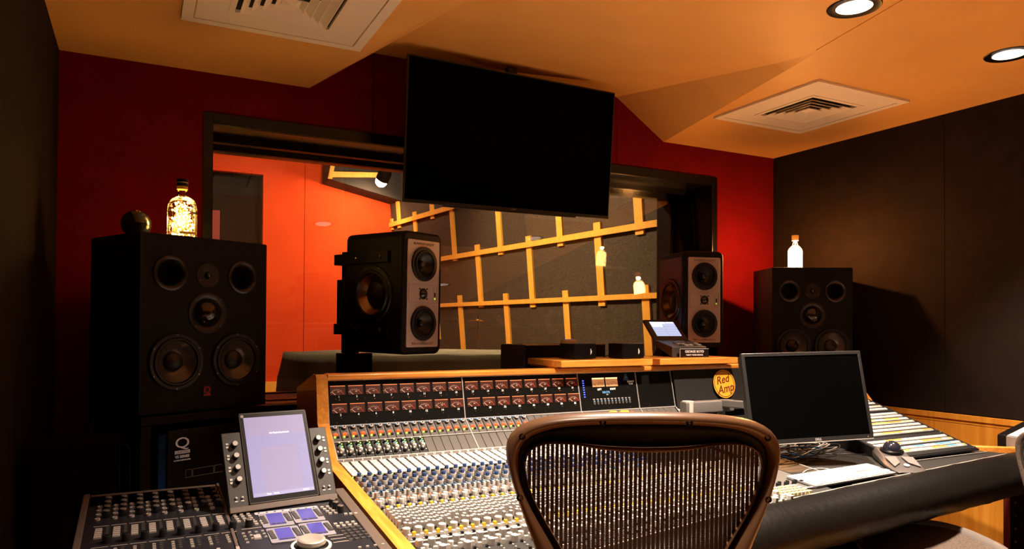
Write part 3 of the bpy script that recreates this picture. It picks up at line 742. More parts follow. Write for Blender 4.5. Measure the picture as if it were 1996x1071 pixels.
# body
def arm_path(x):
    k = [(.60, 1.66), (1.1, 1.745), (1.6, 1.83), (2.05, 1.90), (2.7, 1.965), (3.3, 2.02), (4.05, 2.085)]
    for (a, ya), (c, yc) in zip(k, k[1:]):
        if x <= c: return ya+(yc-ya)*(x-a)/(c-a)
    return k[-1][1]
def deck(y1, z0, z1, x0=.706, x1=2.44, dy=.004):
    b = B(); n = 24; vs = []; fs = []
    for i in range(n+1):
        x = x0+(x1-x0)*i/n; ya = arm_path(x)+dy
        vs += [(x, ya, Dz(ya)+z0), (x, y1, Dz(y1)+z0), (x, y1, Dz(y1)+z1), (x, ya, Dz(ya)+z1)]
    for i in range(n):
        for k in range(4): fs.append((i*4+k, i*4+(k+1) % 4, (i+1)*4+(k+1) % 4, (i+1)*4+k))
    fs += [(0, 1, 2, 3), (n*4+3, n*4+2, n*4+1, n*4)]
    b._add(vs, fs); return b
prof = [(YD0-.01, Dz(YD0)-.075), (YD0+.05, Dz(YD0+.05)-.012), (2.862, Dz(2.862)-.012), (2.886, .757), (3.036, .870), (3.082, 1.062), (3.30, 1.062), (3.44, .99), (3.44, .60), (2.80, .56), (YD0, .55)]
cp_('front_deck', deck(1.97, -.06, -.012, x1=2.60, dy=-.02), 'console_black')
cp_('console_body', B().prism(prof, 'x', CX0, 2.60), 'console_black')
prof_r = [(1.93, Dz(1.94)-.085), (2.01, Dz(2.01)-.004), (2.45, Dz(2.45)-.004), (2.45, .66), (2.99, .70), (3.03, .80), (3.06, 1.062), (3.30, 1.062), (3.44, .99), (3.44, .60), (2.80, .56), (1.93, .55)]
prof_s = [(p if p[0] < 3.2 else (3.115, p[1])) for p in prof_r]
cp_('producer_desk', B().prism(prof_r, 'x', 2.601, 3.30).prism(prof_s, 'x', 3.30, CX1), 'carpet_black', 'black carpeted desk part to the right of the channels')
for x in (1.0, 3.2): cp_('pedestal', B().box(x, x+.25, 2.3, 3.05, 0, .565), 'console_black')
# left oak side panel
b = B().prism([(1.63, .50), (1.63, Dz(1.63)+.004), (1.70, Dz(1.70)+.008), (2.868, Dz(2.868)+.012), (3.012, .892), (3.012, .885), (3.045, 1.078), (3.062, 1.092), (3.09, 1.088), (3.455, 1.005), (3.455, .62), (2.80, .575)], 'x', .657, .7045)
cp_('side_panel', b, 'side_oak', 'honey coloured oak end panel', bevel=.004)
b = B().tube([(.66, 3.095, 1.091), (.66, 3.452, 1.008)], .0018, 6); cp_('edge_trim', b, 'silver_trim')
# right oak side panel, its front running out flat into the armrest
b = B().prism([(1.98, .52), (1.98, Dz(1.98)+.006), (2.10, Dz(2.1)-.004), (2.25, .67), (2.82, .80), (2.95, .95), (3.05, 1.06), (3.09, 1.088), (3.12, 1.088), (3.12, .62), (2.80, .575)], 'x', CX1+.0005, CX1+.045)
cp_('side_panel', b, 'side_oak', 'honey coloured oak end panel at the right', bevel=.004)
b = B().prism([(3.735, 2.46), (3.745, 2.30), (3.80, 2.20), (3.90, 2.115), (4.02, 2.055), (4.035, 2.085), (3.92, 2.145), (3.83, 2.23), (3.775, 2.32), (3.765, 2.46)], 'z', .655, .700); cp_('desk_corner', B().prism([(3.70, 2.05), (4.00, 2.052), (4.02, 2.055), (3.90, 2.115), (3.80, 2.20), (3.745, 2.30), (3.70, 2.30)], 'z', .60, .672), 'carpet_black')
cp_('end_cap', b, 'oak', 'pale wood corner of the desk', bevel=.004)
# top rail
cp_('top_rail', B().rbox(CX0, CX1, 3.045, 3.125, 1.0655, 1.092, .008, 'x', 4), 'oak', 'rounded oak rail', bevel=.001)
# leather armrest
prof = [(.03, .002), (-.01, .012), (-.05, .010), (-.095, -.012), (-.128, -.045), (-.140, -.085), (-.128, -.130), (-.095, -.158), (-.05, -.168), (.0, -.165), (.03, -.15)]
b = B(); N = 60; vs = []; fs = []; n = len(prof)
for i in range(N+1):
    x = .64+(3.965-.64)*i/N; y0 = arm_path(x); z0 = Dz(y0)+.004
    for py, pz in prof:
        wr = .0016*sin(x*23+pz*30)+.0012*sin(x*51)
        vs.append((x, y0+py+wr, z0+pz+wr*.5))
for i in range(N):
    for k in range(n-1): fs.append((i*n+k, (i+1)*n+k, (i+1)*n+k+1, i*n+k+1))
fs += [tuple(range(n)), tuple(N*n+k for k in range(n-1, -1, -1))]
b._add(vs, fs); cp_('armrest', b, 'leather', 'wide padded black leather roll', shade='smooth')
b = B().tube([(x, arm_path(x)+.028, Dz(arm_path(x)+.028)+.004) for x in [CX0+i*(CX1-CX0)/40 for i in range(41)]], .0022, 5); cp_('armrest_piping', b, 'strip_light')

# ---- meter bridge
PITCH = (1.317-.705)/16
banks = [(.705, 1.3205), (1.3205, 1.942), (1.942, 2.297), (2.297, 2.527)]
for i, (x0, x1) in enumerate(banks):
    cp_('bridge_panel', B().box(x0+.003, x1-.003, 0, BRL-.006, 0, .004, Br(0, .004)), 'meter_panel')
b = B()
for x in (.707, 1.3205, 1.942, 2.297, 2.528):
    cp_('bridge_divider', B().box(x-.0022, x+.0022, 0, BRL, 0, .007, Br(0, 0)), 'silver_trim')
    cp_('module_divider', B().box(x-.0022, x+.0022, -.005, MODL, 0, .006, Mo(0, 0)), 'silver_trim')
cp_('bridge_top_trim', B().box(.705, 2.53, BRL-.004, BRL, .002, .008, Br(0, 0)), 'silver_trim')
cp_('bridge_lower_trim', B().box(.705, 2.53, -.003, .002, .002, .009, Br(0, 0)), 'silver_trim')
cp_('module_trim', B().box(.705, 2.53, -.0018, .0018, 0, .006, Mo(0, .0955)), 'silver_trim')
cp_('module_lower_trim', B().box(.705, 2.53, -.002, .002, 0, .006, Mo(0, 0)), 'silver_trim')
# VU meters: 16 across, two rows; odd numbers above
mw, mh = .0635, .039
def vu(xc, tc, num):
    m = Br(xc, tc, .0045)
    v = part('vu_meter', B().box(-mw/2, mw/2, -mh/2, mh/2, 0, .002), 'vu_dark', con, shade=None); v.matrix_parent_inverse = CI; v.matrix_basis = m
    return v
vu0 = None; vparts = []
nums = [list(range(1, 17)), list(range(17, 33))]
for bi, (x0, x1) in enumerate(banks[:2]):
    wd = (x1-x0-.006)/8
    for k in range(8):
        for row in (0, 1):
            xc = x0+.0125+wd*(k+.5)-.006+(.004 if row else 0); tc = .148 if row == 0 else .072
            m = CI @ Br(xc, tc, .0045)
            if vu0 is None:
                vu0 = part('vu_meter', B().box(-mw/2, mw/2, -mh/2, mh/2, 0, .002), 'vu_dark', con, shade=None)
                b = B()
                for q in range(11):
                    a = radians(140-q*8.2); r0, r1 = .030, .0335 if q % 2 else .036
                    b.box(-.0003, .0003, r0, r1, .0021, .0025, T(-.004, -mh/2-.010, 0) @ RZ(a-pi/2))
                s = part('scale', b, 'vu_ink', vu0)
                p = part('needle', B().box(-.0006, .0006, -.001, .020, .0024, .0030, T(-.011, -mh/2+.001, 0) @ RZ(radians(48))), 'vu_ink', vu0)
                g = part('lamp_glow', B().box(-mw/2, mw/2, mh/2-.0024, mh/2, .0021, .0026), 'vu_glow', vu0)
                b = B()
                for q in range(5):
                    a = radians(62-q*8); b.box(-.0028, .0028, .0298, .0315, .0021, .0025, T(-.004, -mh/2-.010, 0) @ RZ(a-pi/2))
                rd = part('red_zone', b, 'vu_red', vu0)
                tx = part('unit_text', text_mesh('VU', .0065, T(.002, -.006, .0022)), 'vu_ink', vu0)
                kids = [s, p, g, rd, tx]; v = vu0; v.rotation_mode = 'QUATERNION'; v.matrix_parent_inverse = I4.copy(); v.matrix_basis = m
            else:
                v = inst(vu0, con, m)
                for kd in kids:
                    c = kd.copy(); COL.objects.link(c); c.parent = v
            n_ = nums[bi][2*k+row]
            nb = text_mesh(str(n_), .0125, CI @ Br(xc+.004, tc-.0275, .0045), bold=.0003)
            part('channel_number', nb, 'logo_white', con)
            part('clip_light', B().cyl(.0012, 0, .002, CI @ Br(xc+.006, tc-.040, .0042), 6), 'orange_led' if row == 0 else 'logo_grey', con)
# screws along the bridge
for i in range(15):
    for tt in (.186, .112, .012):
        part('panel_screw', B().cyl(.0016, 0, .0015, CI @ Br(.74+i*.125, tt, .0042), 8), 'screw', con)
# centre section: two lit meters and lettering
for xc, nm in ((2.062, 'LEFT'), (2.143, 'RIGHT')):
    m = CI @ Br(xc, .142, .0045)
    v = part('monitor_meter', B().box(-.036, .036, -.0225, .0225, 0, .002, m), 'vu_lit', con, 'lit pale orange meter', shade=None)
    part('lamp_glow', B().box(-.036, .036, .016, .0225, .0021, .0027, m), 'vu_lit_top', v)
    b = B()
    for q in range(12):
        a = radians(132-q*7.6); b.box(-.0004, .0004, .032, .0355 if q % 2 else .038, .0021, .0026, m @ T(0, -.036, 0) @ RZ(a-pi/2))
    for q in range(8): a = radians(80-q*5); b.box(-.002, .002, .0385, .0395, .0021, .0026, m @ T(0, -.036, 0) @ RZ(a-pi/2))
    part('scale', b, 'ink_dark', v)
    part('needle', B().box(-.0006, .0006, 0, .024, .0024, .003, m @ T(-.016, -.022, 0) @ RZ(radians(38))), 'ink_dark', v)
    part('unit_text', text_mesh('VU', .007, m @ T(0, -.010, .0022)), 'ink_dark', v)
    part('lettering', text_mesh(nm, .0125, CI @ Br(xc+.003, .106, .0045), bold=.0005, sx=.95), 'logo_white', con)
part('lettering', text_mesh('MNTR', .0165, CI @ Br(2.103, .090, .0045), bold=.0006), 'lab_blue', con, 'pale blue lettering')
part('lettering', text_mesh('5678', .006, CI @ Br(2.108, .079, .0045)), 'logo_white', con)
part('lettering', text_mesh('LEGACY\nPLUS', .0115, CI @ Br(2.262, .135, .0045), bold=.0003), 'logo_white', con)
part('lettering', text_mesh('API', .011, CI @ Br(2.236, .163, .005), bold=.0003), 'lab_blue', con)
b = B()
for k in range(6): b.box(-.022+k*.0022, -.022+k*.0022+(.034-k*.0045), .0, .0028, 0, .0006, CI @ Br(2.240, .148+k*.006, .0045))
part('triangle_emblem', b, 'lab_blue', con, 'pale blue striped triangle')
for k in range(8):
    part('level_light', B().box(-.004, .004, -.0022, .0022, 0, .002, CI @ Br(1.972, .152-k*.0115, .0045)), 'blue_led', con, 'blue light')
for k in range(11):
    m = CI @ Br(2.025+k*.0215, .047, .0045)
    q = part('selector_button', B().rbox(-.0055, .0055, -.017, .009, 0, .003, .004, 'z', 3, m), 'button_dark', con)
    part('outline', B().box(-.006, .006, .0095, .013, 0, .001, m), 'lab_lilac' if k % 3 else 'strip_light', q)
    part('light', B().box(-.003, .003, -.002, .004, .003, .0035, m), 'lab_blue', q)
# modules on the slope
def place_group(name, mats_parts, mlist, first_kids):
    pass
def module_top(m):
    p = part('preamp_module', B().box(-.0175, .0175, .002, .090, 0, .003), 'module_grey', con, shade=None)
    ks = [part('knob', B().lathe([(.0085, 0), (.0082, .010), (.0070, .0115), (.0001, .0115)], T(-.002, .074, .003), 14, False), 'black_knob', p),
          part('knob_cap', B().lathe([(.0085, .0112), (.0075, .0145), (.0030, .0147)], T(-.002, .074, .003), 14, False), 'lab_white', p),
          part('knob_centre', B().cyl(.0046, .0146, .0156, T(-.002, .074, .003), 10), 'blue_cap', p),
          part('small_knob', B().cyl(.004, 0, .008, T(-.012, .083, .003), 8), 'lab_blue', p),
          part('red_button', B().box(-.012, .004, .036, .045, .003, .010), 'red_led', p, 'lit red button'),
          part('black_button', B().box(-.002, .008, .022, .028, .003, .009), 'black_knob', p),
          part('green_light', B().box(-.0125, -.006, .023, .029, .003, .008), 'green_led', p, 'lit green button'),
          part('legend', B().box(.0105, .0125, .040, .070, .003, .0036).box(-.006, .003, .052, .054, .003, .0036), 'logo_grey', p)]
    return p, ks
def module_low(m):
    p = part('equaliser_module', B().box(-.0175, .0175, .002, .090, 0, .003), 'module_dark', con, shade=None)
    ks = []
    for (x, t, r, mt, cm) in ((-.002, .078, .0065, 'black_knob', 'lab_white'), (-.0015, .058, .0085, 'light_knob', 'cyan_cap'), (.003, .041, .009, 'light_knob', 'white_button'), (-.004, .024, .0085, 'black_knob', 'grey_knob')):
        k = part('knob', B().lathe([(r, 0), (r*.96, .011), (r*.8, .013), (.0001, .013)], T(x, t, .003), 12, False), mt, p); ks.append(k)
        ks.append(part('knob_cap', B().cyl(r*.6, .013, .0165, T(x, t, .003), 10), cm, p))
    ks.append(part('green_light', B().box(.009, .013, .066, .070, .003, .006).box(.009, .013, .081, .084, .003, .006), 'green_led', p))
    ks.append(part('switches', B().box(.008, .014, .018, .022, .003, .008).box(-.015, -.011, .034, .044, .003, .008).box(.010, .015, .048, .053, .003, .008), 'light_knob', p))
    return p, ks
def fill(maker, xs, t):
    p, ks = maker(None)
    for i, x in enumerate(xs):
        m = CI @ Mo(x, t)
        if i == 0: p.matrix_parent_inverse = I4.copy(); p.rotation_mode = 'QUATERNION'; p.matrix_basis = m
        else:
            q = inst(p, con, m)
            for k in ks: c = k.copy(); COL.objects.link(c); c.parent = q
def chx(i): return (.709+PITCH*(i+.5)) if i < 16 else (1.3225+(1.942-1.3225)/16*(i-16+.5))
fill(module_top, [chx(i) for i in range(24)], .0965)
fill(module_low, [chx(i) for i in range(10)], .0015)
blk = part('blank_module', B().box(-.0178, .0178, .002, .090, 0, .0025), 'module_grey', con, shade=None)
first = True
for xs, t in (([chx(i) for i in range(24, 32)]+[2.315+.0375*i for i in range(6)], .0965), ([chx(i) for i in range(10, 32)], .0015)):
    for x in xs:
        m = CI @ Mo(x, t)
        if first: blk.matrix_parent_inverse = I4.copy(); blk.rotation_mode = 'QUATERNION'; blk.matrix_basis = m; first = False
        else: inst(blk, con, m)
cp_('centre_module', B().box(1.946, 2.293, .098, .189, 0, .003, Mo(0, 0)), 'module_grey')
cp_('centre_module', B().box(1.946, 2.527, .002, .092, 0, .003, Mo(0, 0)), 'module_grey')
for x in (2.115, 2.185): part('square_button', B().taper(.05, .028, .012, .85, CI @ Mo(x, .158, .003)), 'yellow_lit', con, 'lit yellow button')
part('red_light', B().cyl(.006, 0, .006, CI @ Mo(2.232, .165, .003), 12), 'red_led', con)
part('socket', B().lathe([(.006, 0), (.006, .002), (.004, .002), (.004, 0)], CI @ Mo(2.262, .152, .003), 12, False), 'strip_light', con)
cp_('number_strip', B().box(.705, 2.60, 2.866, 2.880, 0, .004, T(0, 0, .7475) @ RX(0)), 'number_strip')
b = B(); b.prism([(2.862, Dz(2.862)+.001), (2.882, .764), (2.875, .766), (2.858, Dz(2.862)+.006)], 'x', .705, 2.60); cp_('scribble_strip', b, 'number_strip', 'grey strip with the channel numbers')
for i in range(32): part('channel_number', text_mesh(str(i+1), .012, CI @ T(chx(i), 2.8625, .7605) @ RX(aM+.2), bold=.0003), 'logo_white', con)

# ---- channel strips and their hundreds of controls
NS = 40
def sx(i): return .7285+PITCH*i                     # centre of strip i
for i in range(32):
    part('channel_strip', B().box(-.0182, .0182, 2.43-2.86, 2.858-2.86, 0, .003, CI @ T(sx(i), 2.86, Dz(2.86)) @ RX(aD)), 'strip_dark', con, shade=None)
cp_('send_plate', B().box(.706, 2.44, 2.016-2.86, 2.425-2.86, 0, .003, T(0, 2.86, Dz(2.86)) @ RX(aD)), 'plate_mid', 'grey plate under the white buttons')
cp_('fader_plate', deck(2.000, -.002, .003), 'strip_dark')
cp_('control_ledge', B().box(.706, 2.44, 2.003-2.86, 2.013-2.86, 0, .008, T(0, 2.86, Dz(2.86)) @ RX(aD)), 'strip_light')
cp_('strip_trim', B().box(.706, 2.44, -.002, .002, .003, .006, D(0, 2.428)), 'silver_trim')
camp = Vector((0, 0, 1.3))
KINDS = {}
def kind(name, proto, mats, caps=(), label=None): KINDS[name] = dict(proto=proto, mats=mats, pos=[], label=label, caps=caps)
def P(name, x, y, up=.003, rz=0): KINDS[name]['pos'].append((x, y, up, rz))
def cylp(r, h, seg=8, bev=.1): return lambda b, m: b.lathe([(r, 0), (r*.97, h*(1-bev)), (r*(1-bev), h), (.0001, h)], m, seg, False)
def boxp(a, c, h, k=.9): return lambda b, m: b.taper(a, c, h, k, m)
def hexk(r, h): return lambda b, m: b.lathe([(r, 0), (r*.96, h), (.0001, h)], m, 6, False)
kind('white_key', boxp(.0138, .0350, .006, .95), 'white_button', label='long white button')
kind('small_switch', boxp(.0065, .006, .006, .8), 'light_knob')
kind('black_switch', boxp(.0075, .008, .007, .8), 'black_knob')
kind('lower_knob', cylp(.0122, .015, 10, .06), 'grey_knob')
kind('blue_topped_knob', cylp(.0082, .013, 10, .1), 'blue_cap')
kind('blue_switch', boxp(.006, .011, .007, .8), 'blue_key')
kind('white_push_button', boxp(.0095, .010, .012, .85), 'white_button')
kind('stalk_knob', cylp(.0075, .024, 10, .08), 'grey_knob')
kind('amber_light', boxp(.010, .003, .003, .9), 'orange_led')
kind('large_white_knob', cylp(.0100, .015, 8, .12), 'light_knob')
kind('yellow_push_button', boxp(.0125, .012, .011, .75), 'yellow_button')
kind('tall_grey_button', boxp(.0108, .0140, .022, .88), 'light_knob')
kind('black_push_button', boxp(.011, .008, .007, .8), 'black_knob')
kind('round_pot', cylp(.0125, .018, 12, .05), 'light_knob')
kind('cut_button', boxp(.014, .012, .012, .75), 'white_button')
kind('fader_knob', hexk(.0125, .020), 'light_knob')
kind('green_indicator', boxp(.004, .003, .003, .9), 'green_led')
kind('fader_slot', boxp(.004, .10, .0006, 1), 'void_black')
kind('fader_cap', boxp(.012, .022, .014, .65), 'light_knob')
random.seed(3)
for i in range(38):
    x = sx(i)
    J = lambda a: random.uniform(-a, a)
    live = i < 32
    if live:
        for c in (-.0078, .0070):
            for r in range(5): P('white_key', x+c, 2.838-r*.0365+.0)
        P('green_indicator', x-.0165, 2.68+J(.03)); P('green_indicator', x-.001, 2.70+J(.02))
        for c in (-.011, -.002, .007, .014): P('black_switch', x+c, 2.662)
        for q, yy in enumerate((2.630, 2.565, 2.502)):
            P('lower_knob', x-.003, yy); P('blue_topped_knob', x-.003, yy, .018)
            for c in (-.016, .012, .016): P('small_switch', x+c, yy-.028+J(.008))
            P('blue_switch', x+.012, yy-.012)
        for c in (-.013, -.002): P('blue_switch', x+c, 2.474+J(.004), .003, J(.8))
        P('blue_switch', x+.011, 2.468)
        P('white_push_button', x-.004, 2.446); P('green_indicator', x+.01, 2.45)
        P('small_switch', x+.008, 2.452); P('small_switch', x+.015, 2.438)
    P('amber_light', x-.004, 2.404, .003); P('stalk_knob', x-.004, 2.412)
    P('large_white_knob', x+.004, 2.372); P('large_white_knob', x-.010, 2.352)
    P('small_switch', x-.014, 2.385); P('small_switch', x+.014, 2.392); P('black_switch', x+.012, 2.348)
    P('small_switch', x-.004, 2.33); P('small_switch', x+.012, 2.325)
    if i % 1 == 0: P('yellow_push_button', x+.002, 2.306)
    P('black_push_button', x-.013, 2.308); P('white_push_button', x+.014, 2.298); P('small_switch', x-.012, 2.292)
    for r in range(6):
        for c in (-.0125, 0, .0125):
            if (i+r+int(c*100)) % 5 == 4 and r > 3: continue
            P('tall_grey_button', x+c, 2.250-r*.0275+(.008 if c == 0 else 0))
    P('amber_light', x-.004, 2.276)
    P('round_pot', x-.008, 2.086); P('black_push_button', x+.012, 2.098)
    P('yellow_push_button', x+.010, 2.068)
    P('cut_button', x-.010, 2.048); P('cut_button', x+.012, 2.042); P('black_push_button', x-.002, 2.034)
    P('small_switch', x-.012, 2.026); P('small_switch', x+.012, 2.024)
    # fader section
    P('fader_knob', x-.004, 1.985); P('large_white_knob', x+.006, 1.958); P('cut_button', x-.008, 1.944)
    P('fader_knob', x+.008, 1.928) if i % 2 else P('cut_button', x+.008, 1.928)
    yf = max(1.80, arm_path(x)+.075)
    if yf < 1.90: P('fader_slot', x+.002, yf, .003); P('fader_cap', x+.002, yf+.01+J(.025))
    for q in range(8):
        yy = 1.915-.018*q
        if yy > arm_path(x)+.035: P('small_switch' if q % 3 else 'black_switch', x-.013, yy)
for nm, K in KINDS.items():
    pos = sorted(K['pos'], key=lambda p: (Vector((p[0], p[1], .7))-camp).length)
    pb = B(); K['proto'](pb, I4); pr = part(nm, pb, K['mats'], con, shade='auto')
    if K['label']: pr['label'] = K['label']
    for i, (x, y, up, rz) in enumerate(pos[:100]):
        m = CI @ D(x, y, up) @ RZ(rz)
        if i == 0: pr.matrix_parent_inverse = I4.copy(); pr.rotation_mode = 'QUATERNION'; pr.matrix_basis = m
        else: inst(pr, con, m)
    if len(pos) > 100:
        b = B()
        for (x, y, up, rz) in pos[100:]: K['proto'](b, CI @ D(x, y, up) @ RZ(rz))
        part(nm, b, K['mats'], con, kind='stuff')
# dark master section at the right of the faders
cp_('master_plate', B().box(2.44, 2.600, 2.10-2.86, 2.858-2.86, 0, .0035, T(0, 2.86, Dz(2.86)) @ RX(aD)), 'module_dark')
for k in range(9): cp_('plate_groove', B().box(2.45, 2.598, -.001, .001, .003, .0042, D(0, 2.16+k*.035)), 'strip_dark')
cp_('master_trim', B().box(-.002, .002, -.34, .22, .003, .0065, D(2.602, 2.45)), 'silver_trim')
cp_('master_trim', B().box(-.001, .145, -.002, .002, .003, .0065, D(2.445, 2.10)), 'silver_trim')
mk = B(); kk = 0
for r in range(4):
    for c in range(7):
        part('cream_button', B().taper(.017, .019, .011, .85, CI @ D(2.175+c*.0205, 1.965+r*.023, .0045)), 'cream' if (r+c) % 4 else 'grey_knob', con, 'pale yellow square button')
for c in range(9): part('black_knob', B().cyl(.0075, 0, .014, CI @ D(2.20+c*.022, 2.07+(c % 2)*.012, .003), 10), 'black_knob', con)
# desk joints on the producer side
cp_('desk_joint', B().box(-.0025, .0025, -.28, .0, 0, .003, D(3.10, 2.235) @ RZ(radians(-24))), 'silver_trim')
cp_('desk_joint', B().box(3.10, 3.80, -.002, .002, 0, .003, D(0, 2.160)), 'silver_trim')

# ---- patchbay at the right end
ps = math.atan(.308); BY0, BZ0 = 2.165, .695
def Pb(x, t, up=0): return T(x, BY0, BZ0) @ RX(ps) @ T(0, t, up)
b = B().prism([(2.165, .690), (2.165, .697), (3.03, .963), (3.03, .70), (2.45, .655)], 'x', 3.09, 3.742)
cp_('patchbay_wedge', b, 'console_black')
rows = [(.055, 'lab_white', 0), (.083, 'lab_blue', 0), (.118, 'lab_white', 1), (.150, 'lab_blue', 1)]
def patch_panel(t0, t1, strips):
    p = cp_('patchbay_panel', B().box(3.095, 3.737, t0, t1, .0005, .0045, Pb(0, 0)), 'module_dark', 'black panel of labelled jack rows')
    for s in (3.103, 3.729):
        for tt in (t0+.008, t1-.008):
            q = B().sphere(.0045, Pb(s, tt, .0065), 10, 6)
            o = obj('rack_screw', q, 'chrome', p); o.matrix_parent_inverse = (wm(p)).inverted()
    for t, cols in strips:
        x = 3.115; k = 0
        while x < 3.715:
            L = min(.65 if len(cols) == 1 else random.choice((.05, .08, .12, .16)), 3.715-x)
            o = obj('label_strip', B().box(x, x+L-.001, t, t+.012, .0045, .0062, Pb(0, 0)), cols[k % len(cols)], p); o.matrix_parent_inverse = (wm(p)).inverted()
            x += L; k += 1 if len(cols) < 3 else random.choice((1, 2))
        b = B(); n = 46
        for k in range(n): b.lathe([(.0042, 0), (.0042, .0035), (.0018, .0035), (.0018, .001)], Pb(3.12+k*.592/n, t-.009, .0045), 6, False)
        o = obj('jack_row', b, 'jack_white', p, shade='auto'); o.matrix_parent_inverse = (wm(p)).inverted(); o['kind'] = 'stuff'
random.seed(5)
patch_panel(.01, .205, [(.052, ['lab_white', 'lab_orange', 'lab_yellow', 'lab_blue', 'lab_white']), (.082, ['lab_blue', 'lab_white', 'lab_lilac', 'lab_blue']), (.125, ['lab_white', 'lab_orange', 'lab_blue', 'lab_lilac']), (.158, ['lab_white', 'lab_orange', 'lab_lilac'])])
patch_panel(.212, .470, [(.232, ['lab_orange', 'lab_peach']), (.268, ['lab_white']), (.304, ['lab_lilac', 'lab_white']), (.340, ['lab_yellow', 'lab_peach', 'lab_orange']), (.376, ['lab_yellow', 'lab_lilac', 'lab_white']), (.412, ['lab_lilac', 'lab_white']), (.444, ['lab_white'])])
patch_panel(.477, .655, [(.505, ['lab_peach', 'lab_white']), (.54, ['lab_lilac', 'lab_peach']), (.585, ['lab_white', 'lab_peach']), (.62, ['lab_peach'])])
patch_panel(.662, .89, [(.69, ['lab_orange', 'lab_peach']), (.725, ['lab_orange']), (.765, ['lab_white', 'lab_peach']), (.805, ['cyan_cap', 'lab_white']), (.845, ['lab_white'])])
# sloping black carpet panel with the sticker
SP = Matrix(((1, 0, 0, 0), (0, cos(radians(75)), -sin(radians(75)), 3.03), (0, sin(radians(75)), cos(radians(75)), .845), (0, 0, 0, 1)))
cp_('carpet_panel', B().box(2.534, CX1, 0, .225, 0, .006, T(0, 3.012, .845) @ RX(radians(79))), 'carpet_black')
cp_('panel_edge_trim', B().tube([(2.532, 3.02, .872), (2.60, 2.90, .775)], .0025, 6), 'silver_trim')
m = CI @ T(2.868, 3.0265, .985) @ RX(radians(79)) @ T(0, 0, .0065)
sk = part('sticker', B().cyl(.078, 0, .001, m, 48), 'sticker', con, 'round orange sticker')
part('sticker_ring', B().lathe([(.0725, .001), (.0725, .0016), (.069, .0016), (.069, .001)], m, 48, False), 'sticker_ink', sk)
part('sticker_text', text_mesh('Red', .060, m @ T(-.012, .022, .0012) @ RZ(radians(10)), bold=.0008, shear=.35), 'sticker_ink', sk, 'dark red slanted lettering')
part('sticker_text', text_mesh('Amp', .062, m @ T(.002, -.028, .0012) @ RZ(radians(10)), bold=.0008, shear=.35), 'sticker_ink', sk, 'dark red slanted lettering')

# ================================================================ THINGS STANDING ON THE CONSOLE
SZ = 1.133
for x0, x1, lab in ((1.80, 2.345, 'oak shelf on the console carrying the two small black cubes'), (2.392, 2.93, 'oak shelf on the console carrying the tilted touch remote')):
    t = thing('wood_shelf', lab, 'shelf', ((x0+x1)/2, 3.15, 1.0925))
    a = (x1-x0)/2
    part('board', B().box(-a, a, -.17, .17, SZ-1.0925-.033, SZ-1.0925), 'oak', t, bevel=.003)
    for s in (-1, 1): part('foot', B().box(*sorted((s*(a-.005), s*(a-.03))), -.09, .15, .0005, SZ-1.0925-.0335), 'oak', t)
def cube_speaker(label, x, y, yaw):
    t = thing('mini_speaker', label, 'speaker', (x, y, SZ+.0005), yaw)
    part('case', B().rbox(-.072, .072, -.055, .065, .003, .078, .006, 'z', 3), 'cap_black', t, bevel=.002)
    part('grille', B().box(-.066, .066, -.057, -.0552, .008, .073), 'void_black', t)
    part('base', B().box(-.06, .06, -.045, .055, 0, .003), 'rubber', t)
    part('mark', B().box(.030, .034, -.0580, -.0572, .024, .052).box(.034, .038, -.0580, -.0572, .030, .044), 'logo_white', t, 'tiny white maker mark')
cube_speaker('small black cube speaker left on the oak shelf, in front of the flat black case', 1.985, 3.12, radians(8))
cube_speaker('small black cube speaker right on the oak shelf, beside the touch remote', 2.262, 3.09, radians(2))
cable('short dark cable lying behind the right cube speaker', [(2.19, 3.19, SZ+.004), (2.24, 3.22, SZ+.012), (2.28, 3.20, SZ+.02), (2.31, 3.17, SZ+.006)], .003, 'cable_black')
fc = thing('flat_case', 'low flat black equipment case with a dark blue end behind the cube speakers', 'equipment case', (2.055, 3.345, 1.065), radians(6))
part('case', B().box(-.27, .27, 0, .24, 0, .135), 'cap_black', fc, bevel=.003)
part('end_panel', B().box(-.2725, -.2705, .004, .236, .004, .131), 'cab_blue', fc, 'dark blue end')
part('edge_trim', B().box(-.271, .271, -.001, .0015, .132, .1365), 'plate_silver', fc)
pk = thing('smart_puck', 'round white puck controller on the flat black case', 'puck', (2.11, 3.42, 1.2005))
part('body', B().lathe([(.040, 0), (.045, .004), (.045, .020), (.042, .024), (.0001, .024)], seg=36, cap=False), 'white_plastic', pk)
part('top_disc', B().lathe([(.036, .0242), (.036, .0252), (.0001, .0252)], seg=32, cap=False), 'lab_lilac', pk)
for s in (-1, 1): part('control_dot', B().cyl(.004, .0252, .0262, T(s*.018, 0, 0), 10), 'blue_led', pk)
rm = thing('touch_remote', 'black desktop remote with tilted grey touch screen and keypad on oak shelf', 'remote control', (2.695, 3.105, SZ+.0005), radians(-5))
b = B().prism([(0, .0), (0, .056), (.17, .090), (.17, .055)], 'x', -.113, .113); part('keypad_body', b, 'button_dark', rm, bevel=.003)
b = B().prism([(.14, .0), (.17, .055), (.17, .075), (.24, .0)], 'x', -.08, .08); part('foot', b, 'cap_black', rm)
for r in range(3):
    for c in range(5):
        if r == 1 and c == 3: continue
        m = T(-.03+c*.029, .03+r*.030, .056+.2*(.03+r*.030)+.0005) @ RX(math.atan(.2))
        part('key', B().taper(.023, .018, .006, .85, m), 'chair_rim' if r == 2 else 'button_grey' if (r+c) % 3 else 'button_dark', rm)
part('legend', B().box(-.0, .06, .0, .004, 0, .0008, T(0, .128, .0825) @ RX(math.atan(.2))), 'logo_white', rm)
ms = T(0, .165, .090) @ RX(radians(-47)) @ FRONT
